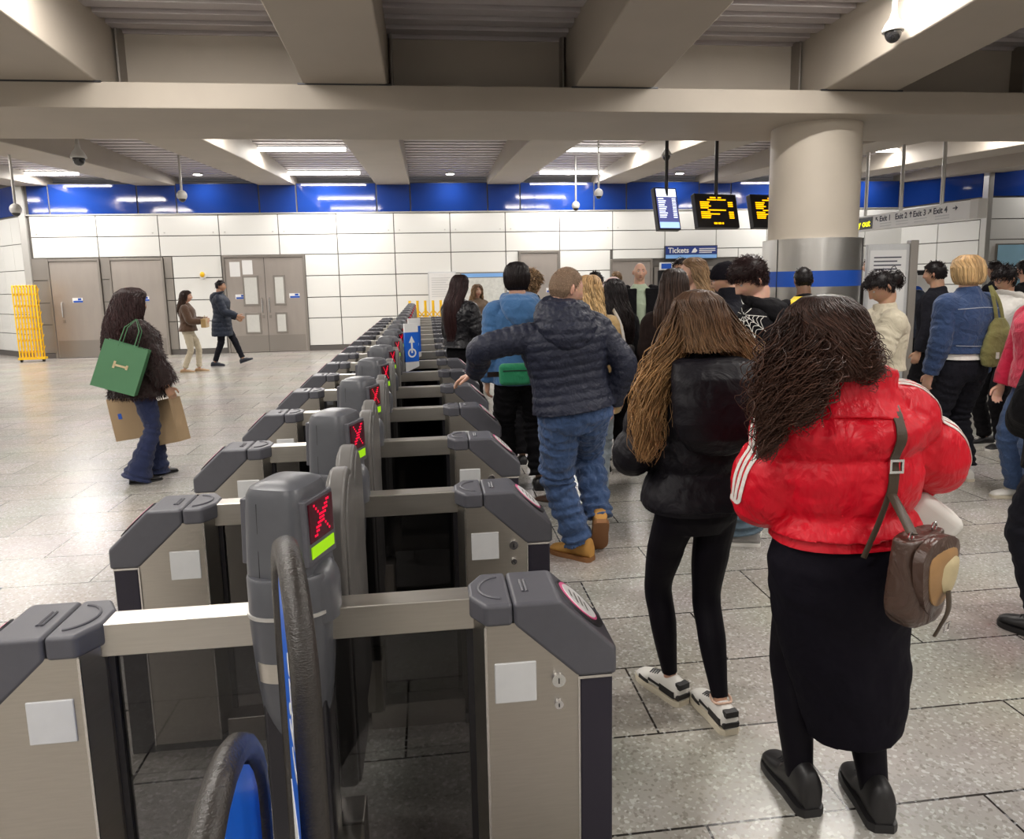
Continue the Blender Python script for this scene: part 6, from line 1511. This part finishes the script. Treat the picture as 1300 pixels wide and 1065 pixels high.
gb_ = thing('green_pouch', 'green belt bag worn at the back of the blue fleece', 'bag', (0.66, 5.40, 0.985)); MB().box(-0.125, 0.125, -0.05, 0.045, -0.085, 0.085).build('pouch', F['green'], gb_, bevel=0.035, seg=4); MB().box(-0.10, 0.10, -0.056, -0.048, 0.03, 0.036).build('zip', M['black'], gb_); MB().box(-0.215, 0.215, 0.02, 0.028, -0.02, 0.02).build('belt', F['darkbrown'], gb_)
p = crowd('person with blonde hair in a camel coat and pale jeans just beyond the grey-haired man', 1.17, 5.05, -22, 1.72, dict(hem=0.75, grow=0.045, hemx=0.03, sl=(0.085, 0.075, 0.06)), 'camel', ('lightjeans', dict(r=(0.10, 0.09, 0.10, 0.11), hem=0.02)), fem=True, hair='long', hm='blonde', lh=dict(st=LH(1.0, 0.26), n=260, r=0.005, wave=0.010), vox=0.008,
      shoes=('brown', 'grey', 'sneaker'), feet={-1: (-0.25, -0.02, 70, 0, 0), 1: (0.02, 0.02, -10, 0, 0)})
t = thing('tote_bag', 'black tote with a white strap on the shoulder of the camel coat', 'bag', (1.42, 4.95, 0.88), math.radians(-20)); MB().box(-0.05, 0.05, -0.16, 0.16, 0, 0.34).build('bag_body', F['black'], t, bevel=0.03)
MB().loft(sweep([(0, -0.10, 0.33), (-0.04, -0.05, 0.50), (-0.10, 0.04, 0.60)], np.array([(0.016, 0.004)] * 3), 8, step=0.03)).build('strap', F['white'], t, smooth=True)
p = crowd('man with short black hair seen above the camel coat, far behind the grey-haired man', 1.75, 7.3, -20, 1.77, dict(), 'black', ('black', {}), hair='short', hm='black', lh=dict(t=0.012, n=200, r=0.004), vox=0.010, shoes=('black', 'white', 'sneaker'))
p = crowd('person with long black hair wearing pale pink headphones', 1.60, 5.98, 10, 1.69, dict(hem=0.7, grow=0.045), 'black', ('black', dict(r=(0.10, 0.085, 0.085, 0.08))), fem=True, hair='long', hm='black', lh=dict(st=LH(1.05, 0.50), n=420, r=0.005, wave=0.010), vox=0.008, shoes=('black', 'white', 'sneaker'))
arc = [p.HL((0.100 * math.cos(a), -0.01, 0.02 + 0.118 * math.sin(a))) for a in np.linspace(-0.1, PI + 0.1, 18)]
hp = MB().tube(arc, 0.009, 8).build('headphones', F['pink'], p.o, smooth=True)
for e in (-1, 1):
    c = p.HL((e * 0.103, -0.01, -0.012)); q = MB().ell((0, 0, 0), (0.022, 0.042, 0.046), 18, 12).build('ear_cup', F['pink'], hp, smooth=True); q.location = c
p = crowd('distant man with fair hair in a dark suit near the grey service doors', 3.55, 13.0, 30, 1.83, dict(hem=0.82), 'charcoal', ('charcoal', {}), hair='short', hm='highlight', lh=dict(t=0.012, n=120, r=0.005), vox=0.012)
p = crowd('bald man facing the camera in a black jacket over a pale green jumper', 2.78, 9.1, 172, 1.90, dict(hem=0.84, grow=0.028, name='jumper'), 'sage', ('darkjeans', {}), skin='fair', vox=0.008, faceon=True)
jk = MB()
for e in (-1, 1):
    R = []
    for z in np.linspace(0.80, 1.45, 16):
        R.append([p.U(((0.055 + (0.17 + 0.02) * t_) * e * p.k if t_ < 1 else 0, (0.165 - 0.08 * t_ ** 3) * p.k, z * p.k)) for t_ in np.linspace(0, 0.99, 8)] + [p.U(((0.055 + 0.19 * t_) * e * p.k, (0.10 - 0.03 * t_) * p.k, z * p.k)) for t_ in np.linspace(0.99, 0, 8)])
    jk.loft(R)
jk.loft(p.torso_rings(0.045, 0.80, 1.46, dz=0.02)[:1] * 0 + [[q for q in r if True] for r in [[p.U((x_ * p.k, y_ * p.k, z * p.k)) for x_, y_ in [(0.22 * math.cos(a), -0.02 + (0.155 if math.sin(a) < 0 else 0.05) * math.sin(a)) for a in np.linspace(0, 2 * PI, 20, endpoint=False)]] for z in np.linspace(0.80, 1.44, 14)]])
for e in (-1, 1): jk.loft(sweep([p.sh[e] * 0.75 + p.neck0 * 0.25, p.sh[e], p.elb[e], p.wr[e]], np.array([0.075, 0.085, 0.07, 0.055]) * p.k, 16, step=0.02))
fuse('open_jacket', jk, F['black'], p.o, 0.010, 2, ((0.012, 0.1),))
p = crowd('person with long straight dark brown hair and dark coat, right of the pink headphones', 1.74, 4.86, -14, 1.755, dict(hem=0.72, grow=0.05), 'darkbrown', ('black', {}), fem=True, hair='long', hm='darkbrown', lh=dict(st=LH(1.03, 0.40), n=520, r=0.0045, wave=0.005, freq=1.5), vox=0.008, head=(-10, 5, 0))
t = thing('shoulder_bag', 'beige shoulder bag on the arm of the long dark brown coat', 'bag', (2.03, 4.93, 1.08), math.radians(-10)); MB().ell((0, 0, 0), (0.075, 0.10, 0.15), 20, 14).build('bag_body', F['beige'], t, smooth=True); MB().loft(sweep([(0, -0.06, 0.10), (-0.03, 0.02, 0.32), (0, 0.1, 0.12)], 0.012, 8, step=0.03)).build('strap', F['beige'], t, smooth=True)
p = crowd('man with black beard and glasses in a denim-blue scarf looking left', 2.84, 7.7, 128, 1.90, dict(hem=0.84), 'navycoat', ('black', {}), skin='tan', hair='short', hm='black', lh=dict(t=0.014, n=260, r=0.004), vox=0.008, faceon=True)
b = MB()
b.loft([[p.HL((x_ * (1.0 + 0.02 * i), y_, z_ - 0.0)) for x_, y_, z_ in [(0.062 * math.cos(a), 0.035 + 0.052 * math.sin(a) + 0.006, zz) for a in np.linspace(0, PI, 14)] + [(0.050 * math.cos(a), 0.035 + 0.04 * math.sin(a), zz) for a in np.linspace(PI, 0, 14)]] for i, zz in enumerate((-0.05, -0.075, -0.10, -0.12))])
o = b.build('beard', HAIR['black'], p.o, smooth=True); add_hc(o)
gl = MB()
for e in (-1, 1): gl.tube([p.HL((e * 0.031 + 0.024 * math.cos(a), 0.101 - 0.1 * (0.024 * math.cos(a) * e + 0.01), 0.008 + 0.019 * math.sin(a))) for a in np.linspace(0, 2 * PI, 16)], 0.0022, 6); gl.tube([p.HL((e * 0.055, 0.095, 0.012)), p.HL((e * 0.079, 0.0, 0.012))], 0.002, 6)
gl.tube([p.HL((-0.008, 0.106, 0.012)), p.HL((0.008, 0.106, 0.012))], 0.002, 6); gl.build('glasses', M['black'], p.o, smooth=True)
sc_ = MB().loft(sweep([p.neck0 + np.array([0.09 * math.cos(a), 0.085 * math.sin(a), 0.02 + 0.008 * math.sin(2 * a)]) for a in np.linspace(0, 2 * PI, 20)], 0.03, 12)); sc_.build('scarf', F['greyjeans'], p.o, smooth=True)
p = crowd('person with light brown hair tied back, in profile facing left behind the fair-brown hair', 2.27, 5.85, 72, 1.86, dict(hem=0.84), 'charcoal', ('black', {}), fem=True, skin='fair', hair='long', hm='highlight', lh=dict(st=LH(1.02, 0.20), n=420, r=0.004, wave=0.006, az=(70, 290)), vox=0.0075, faceon=True, head=(4, 6, 0))
p = crowd('man in a black knitted beanie and glasses facing left', 2.30, 5.25, 58, 1.795, dict(hem=0.84, grow=0.055, collar=0.11), 'charcoal', ('black', {}), skin='light', vox=0.0075, faceon=True, head=(8, 14, 0))
G, T_, P_ = head_grid(60, 48, 0.013, False); keep = (G[..., 2] > 0.012 - 0.35 * np.clip(-G[..., 1], 0, 0.1)); be = MB()
rows = []
for i, zz in enumerate(np.linspace(-0.01, 0.128, 14)):
    f_ = math.sqrt(max(1 - (max(zz, 0) / 0.135) ** 2, 0.0)) ** 0.9
    rows.append([p.HL((0.095 * f_ * math.sin(a), 0.113 * f_ * math.cos(a) - 0.006 - 0.15 * max(zz, 0) * 0.5, zz + 0.03 * math.cos(a) * (1 - zz / 0.13) + 0.006)) for a in np.linspace(0, 2 * PI, 36, endpoint=False)])
be.loft(rows); fuse('beanie', be, F['blackknit'], p.o, 0.006, 3, ((0.006, 0.03),))
gl = MB()
for e in (-1, 1): gl.tube([p.HL((e * 0.031 + 0.024 * math.cos(a), 0.101, 0.006 + 0.019 * math.sin(a))) for a in np.linspace(0, 2 * PI, 16)], 0.002, 6); gl.tube([p.HL((e * 0.055, 0.099, 0.012)), p.HL((e * 0.081, 0.0, 0.012))], 0.002, 6)
gl.build('glasses', M['black'], p.o, smooth=True)

# young man in the black hoodie with the spider web
def p_web():
    p = crowd('young man in a black hooded top with a white spider web, looking down', 2.02, 4.22, 62, 1.785, dict(name='hooded_top', hem=0.84, grow=0.055, sl=(0.095, 0.085, 0.06), sleeve_fold=0.003), 'black', ('greyjeans', dict(r=(0.11, 0.10, 0.105, 0.105), hem=0.01, fold=0.009)),
              skin='fair', vox=0.0065, faceon=True, hair='short', hm='auburn', lh=dict(t=0.026, topt=0.018, n=2600, ln=0.032, r=0.002, up=0.35, curl=0.006, low=-0.035, fringe=0.045), head=(30, 24, 0),
              shoes=('grey', 'white', 'sneaker'), wrists={-1: (-0.12, 0.30, 1.10), 1: (0.12, 0.32, 1.10)}, hints={-1: (-0.8, -0.6, -0.8), 1: (0.8, -0.6, -0.8)})
    hd_ = hood_down(p, F['black'], 1.15); hd_.location.z += 0.012
    # web drawn on the garment's back-left shoulder by projecting thin cords
    t = p.bvh(p.jacket); wb = MB(); M['webw'] = F['white']
    Rw = rotz(-p.rz); view = Rw @ nrm((0.35, 0.93, -0.05)); rt = nrm(np.cross(view, (0, 0, 1))); upv = np.cross(rt, view)
    cen = Rw @ (np.array([1.86, 4.0, 1.475]) - np.array([2.02, 4.22, 0]))
    def pr(a, r):
        o_ = cen + rt * (r * math.cos(a)) + upv * (r * math.sin(a)); hit = t.ray_cast(Vector(o_ - view * 0.6), Vector(view), 2.0)
        return (np.array(hit[0]) - view * 0.003) if hit[0] is not None else None
    def line(pts, rad):
        run = []
        for q in pts + [None]:
            if q is not None and (not run or np.linalg.norm(q - run[-1]) < 0.06): run.append(q)
            else:
                if len(run) > 2: wb.loft(sweep(np.array(run), rad, 6))
                run = [q] if q is not None else []
    ang = np.radians([-175, -145, -118, -92, -66, -38, -5, 40, 90, 140]); R_ = [0.17, 0.17, 0.165, 0.18, 0.17, 0.16, 0.13, 0.06, 0.05, 0.07]
    for a, r in zip(ang, R_): line([pr(a, r * q / 14) for q in range(1, 15)], 0.0022)
    for fr in (0.25, 0.45, 0.66, 0.88):
        for i in range(6):
            a0, a1 = ang[i], ang[i + 1]; r0, r1 = R_[i] * fr, R_[i + 1] * fr
            line([pr(a0 + (a1 - a0) * u, (r0 + (r1 - r0) * u) * (1 - 0.28 * math.sin(PI * u) * 0.8)) for u in np.linspace(0, 1, 8)], 0.002)
    wb.build('spider_web_print', F['white'], p.jacket, smooth=True)
    n0 = p.neck0; MB().tube([(n0[0] + 0.168 * math.cos(a), n0[1] - 0.05 + 0.14 * math.sin(a), n0[2] - 0.045 + 0.02 * math.sin(a)) for a in np.linspace(-2.6, -0.2, 14)], 0.0035, 6).build('white_piping', F['white'], p.jacket, smooth=True)
p_web()
p = crowd('man with short black hair and a bright yellow collar in front of the column', 3.56, 6.4, -8, 1.765, dict(hem=0.84), 'black', ('black', {}), skin='brown', hair='short', hm='black', lh=dict(t=0.010, n=300, r=0.003, ln=0.02), vox=0.0085)
MB().loft(sweep([p.neck0 + np.array([0, 0, q]) for q in (-0.06, -0.03, 0.0, 0.02)], np.array([0.17, 0.15, 0.105, 0.088]), 24, step=0.01)).build('yellow_collar', F['yellow'], p.jacket, smooth=True)
p = crowd('tall person in a long dark coat beside the grey totem', 6.90, 10.4, 60, 1.93, dict(hem=0.6, grow=0.06, hemx=0.03), 'darkbrown', ('black', {}), skin='fair', hair='short', hm='brown', lh=dict(t=0.016, n=200, r=0.004), vox=0.011, faceon=True)

# beige jacket, looking down
def p_beige():
    p = crowd('person with dark tied hair in a cropped beige jacket looking down at a phone', 3.32, 4.85, 78, 1.71, dict(hem=1.03, grow=0.07, hemx=0.05, sl=(0.10, 0.095, 0.075), cuff=0.96, collar=0.05, sleeve_fold=0.004), 'beige', ('beigetr', dict(r=(0.105, 0.095, 0.095, 0.095), fold=0.006)), fem=True, skin='tan', hair='short', hm='black',
              lh=dict(t=0.018, n=1200, ln=0.03, r=0.0022, up=0.05, low=-0.06, fringe=0.05), vox=0.007, faceon=True, head=(8, 30, 0), shoes=('white', 'cream', 'sneaker'), wrists={-1: (-0.08, 0.33, 1.13), 1: (0.08, 0.33, 1.13)}, hints={-1: (-0.7, -0.5, -1), 1: (0.7, -0.5, -1)})
    b = MB().ell((0, 0, 0), (0.055, 0.05, 0.055), 20, 14).build('hair_bun', HAIR['black'], p.hairo, smooth=True); b.location = p.HL((0.0, -0.115, 0.01)); add_hc(b)
    c = p.bundle(HAIR['black'], [p.HL((0, -0.07, 0.02)), p.HL((0.0, -0.13, 0.03)), p.HL((0.01, -0.15, -0.03)), p.HL((0.0, -0.12, -0.08))], [0.02, 0.04, 0.035, 0.02], n=160, r=0.0025, wave=0.003)
    c.name = 'hair_lock'
p_beige()
ph = thing('phone', 'phone held in front of the cropped beige jacket', 'phone', (2.87, 4.93, 1.19), math.radians(70)); MB().box(-0.037, 0.037, -0.006, 0.006, -0.07, 0.07).build('case', M['black'], ph, bevel=0.006); MB().box(-0.033, 0.033, -0.008, -0.005, -0.064, 0.064).build('screen', M['screen_black'], ph)

# denim jacket, from behind
def p_denim():
    p = crowd('person with short blonde hair in a blue denim jacket, seen from behind', 4.27, 5.2, 6, 1.82, dict(name='denim_jacket', hem=1.02, grow=0.05, hemx=-0.005, sl=(0.092, 0.08, 0.06), collar=0.05, sleeve_fold=0.003), 'denimjacket', ('darkbrown' if 0 else 'charcoal', dict(r=(0.112, 0.095, 0.09, 0.085), fold=0.007)), fem=False, skin='fair', hair='long', hm='blonde',
              lh=dict(st=[(0.130, 0.012, 0.015, 0, -0.012), (0.122, 0.058, 0.065, 0, -0.012), (0.09, 0.092, 0.105, 0, -0.014), (0.03, 0.112, 0.122, 0, -0.018), (-0.03, 0.112, 0.118, 0, -0.024), (-0.08, 0.098, 0.102, 0, -0.03), (-0.105, 0.075, 0.08, 0, -0.03)], n=700, r=0.0045, wave=0.003, freq=1.2, az=(48, 312), endj=0.12, layers=(0.92, 1.02)), vox=0.007, shoes=('white', 'cream', 'sneaker'))
    MB().loft(p.torso_rings(0.030, 0.975, 1.03, dz=0.01)).build('white_shirt_hem', F['white'], p.o, smooth=True)
    M['stitch'] = mat('pale_stitching', (0.30, 0.34, 0.42), 0.8)
    p.strip(p.jacket, [(-0.19, -0.3, 1.36 * p.k), (0, -0.3, 1.37 * p.k), (0.19, -0.3, 1.36 * p.k)], (0, -1, 0), 0.007, M['stitch'], 'yoke_stitching', parent=p.jacket, off=0.004, th=0.002)
    p.strip(p.jacket, [(-0.17, -0.3, 1.085 * p.k), (0, -0.3, 1.08 * p.k), (0.17, -0.3, 1.085 * p.k)], (0, -1, 0), 0.006, M['stitch'], 'waist_stitching', parent=p.jacket, off=0.004, th=0.002)
p_denim()
def p_tote():
    t = thing('tote_bag', 'olive canvas tote hanging from the right shoulder of the denim jacket', 'bag', (4.43, 5.03, 0.96), math.radians(8))
    b = MB(); R = []
    for z, w_, d in ((0, 0.10, 0.05), (0.02, 0.135, 0.06), (0.12, 0.145, 0.065), (0.24, 0.12, 0.05), (0.34, 0.075, 0.03), (0.38, 0.05, 0.022)):
        R.append([(w_ * math.copysign(abs(math.cos(a)) ** 0.7, math.cos(a)), d * math.sin(a), z) for a in np.linspace(0, 2 * PI, 24, endpoint=False)])
    b.loft(R); fuse('bag_body', b, F['olive'], t, 0.007, 3, ((0.02, 0.07),))
    for s_ in (-1, 1): MB().loft(sweep([(s_ * 0.03, 0, 0.36), (s_ * 0.025 - 0.02, 0.02, 0.50), (-0.03, 0.08, 0.63)], np.array([(0.013, 0.004)] * 3), 8, step=0.03)).build('strap', F['olive'], t, smooth=True)
    MB().box(-0.085, -0.06, -0.07, -0.062, 0.07, 0.12).build('small_label', F['white'], t)
p_tote()
p = crowd('person in a cream hood with dark fringe in front of the ticket machine', 6.65, 9.2, 150, 1.76, dict(hem=0.8), 'navycoat', ('black', {}), fem=True, skin='tan', hair='short', hm='darkbrown', lh=dict(t=0.014, n=200, r=0.005), vox=0.010, faceon=True)
hb = MB(); rows = []
for i, zz in enumerate(np.linspace(-0.13, 0.135, 12)):
    f_ = math.sqrt(max(1 - (max(zz, 0) / 0.15) ** 2, 0.02)); rows.append([p.HL(((0.118 * f_) * math.sin(a), -0.02 + 0.135 * f_ * math.cos(a), zz)) for a in np.radians(np.linspace(48, 312, 26))] + [p.HL(((0.100 * f_) * math.sin(a), -0.02 + 0.115 * f_ * math.cos(a), zz * 0.98)) for a in np.radians(np.linspace(312, 48, 26))])
hb.loft(rows).build('cream_hood', F['white'], p.jacket, smooth=True, angle=60)
p = crowd('person with short dark hair in a dark jacket, left of the blonde hair and denim', 5.35, 6.95, 35, 1.80, dict(hem=0.84, grow=0.045), 'charcoal', ('black', {}), skin='tan', hair='short', hm='black', lh=dict(t=0.018, n=400, r=0.004, ln=0.03), vox=0.009, shoes=('white', 'white', 'sneaker'))
p = crowd('person with dark curly fringe and glasses in a white hooded top', 5.45, 6.15, 95, 1.735, dict(hem=0.84, grow=0.045), 'white', ('black', {}), fem=True, skin='tan', hair='short', hm='black', lh=dict(t=0.024, n=500, ln=0.05, r=0.0035, curl=0.008, fringe=0.04), vox=0.0085, faceon=True, head=(0, 15, 0))
hood_down(p, F['white'])
gl = MB()
for e in (-1, 1): gl.tube([p.HL((e * 0.031 + 0.024 * math.cos(a), 0.101, 0.006 + 0.019 * math.sin(a))) for a in np.linspace(0, 2 * PI, 16)], 0.0022, 6); gl.tube([p.HL((e * 0.055, 0.099, 0.012)), p.HL((e * 0.081, 0.0, 0.012))], 0.002, 6)
gl.build('glasses', M['black'], p.o, smooth=True)
p = crowd('person in black jacket and loose black jeans with white trainers behind the olive tote', 5.35, 6.55 - 1.0, 20, 1.70, dict(hem=0.84, grow=0.05), 'black', ('black', dict(r=(0.11, 0.10, 0.10, 0.105), hem=0.01)), hair='short', hm='black', lh=dict(t=0.014, n=200, r=0.004), vox=0.009, shoes=('white', 'cream', 'sneaker'))
p = crowd('person with short dark hair and a checked collar farther back by the pale blue poster', 7.9, 9.1, 20, 1.83, dict(hem=0.8), 'charcoal', ('black', {}), skin='tan', hair='short', hm='black', lh=dict(t=0.012, n=150, r=0.005), vox=0.012)
p = crowd('person with black hair farthest right under the pale blue poster', 7.35, 8.0, 15, 1.82, dict(hem=0.8), 'black', ('black', {}), hair='short', hm='black', lh=dict(t=0.014, n=150, r=0.005), vox=0.012)
p = crowd('person in a crimson coat and blue jeans with white shoes at the right edge', 4.40, 4.60, 88, 1.73, dict(hem=0.86, grow=0.05, sl=(0.085, 0.075, 0.058), collar=0.05), 'crimson', ('jeans', dict(r=(0.10, 0.085, 0.088, 0.092), hem=0.01)), fem=True, skin='fair', hair='long', hm='brown', lh=dict(st=LH(1.02, 0.22), n=420, r=0.004, wave=0.005, az=(62, 298)), vox=0.0075, faceon=True, shoes=('white', 'cream', 'sneaker'),
      wrists={-1: (-0.23, 0.10, 0.84), 1: (0.23, 0.10, 0.84)})
p = crowd('person in black coat and grey trousers cut off by the right picture edge', 2.90, 2.80, 18, 1.76, dict(hem=0.80, grow=0.055, hemx=0.02, sl=(0.10, 0.095, 0.075)), 'black', ('charcoal', dict(r=(0.11, 0.09, 0.085, 0.08))), skin='light', hair='short', hm='black', lh=dict(t=0.014, n=200, r=0.004), vox=0.0075, shoes=('black', 'black', 'boot'),
      wrists={-1: (-0.13, 0.16, 1.0), 1: (0.2, 0.2, 1.0)}, hints={-1: (-1, -0.5, -0.2), 1: (1, -0.5, -0.2)})
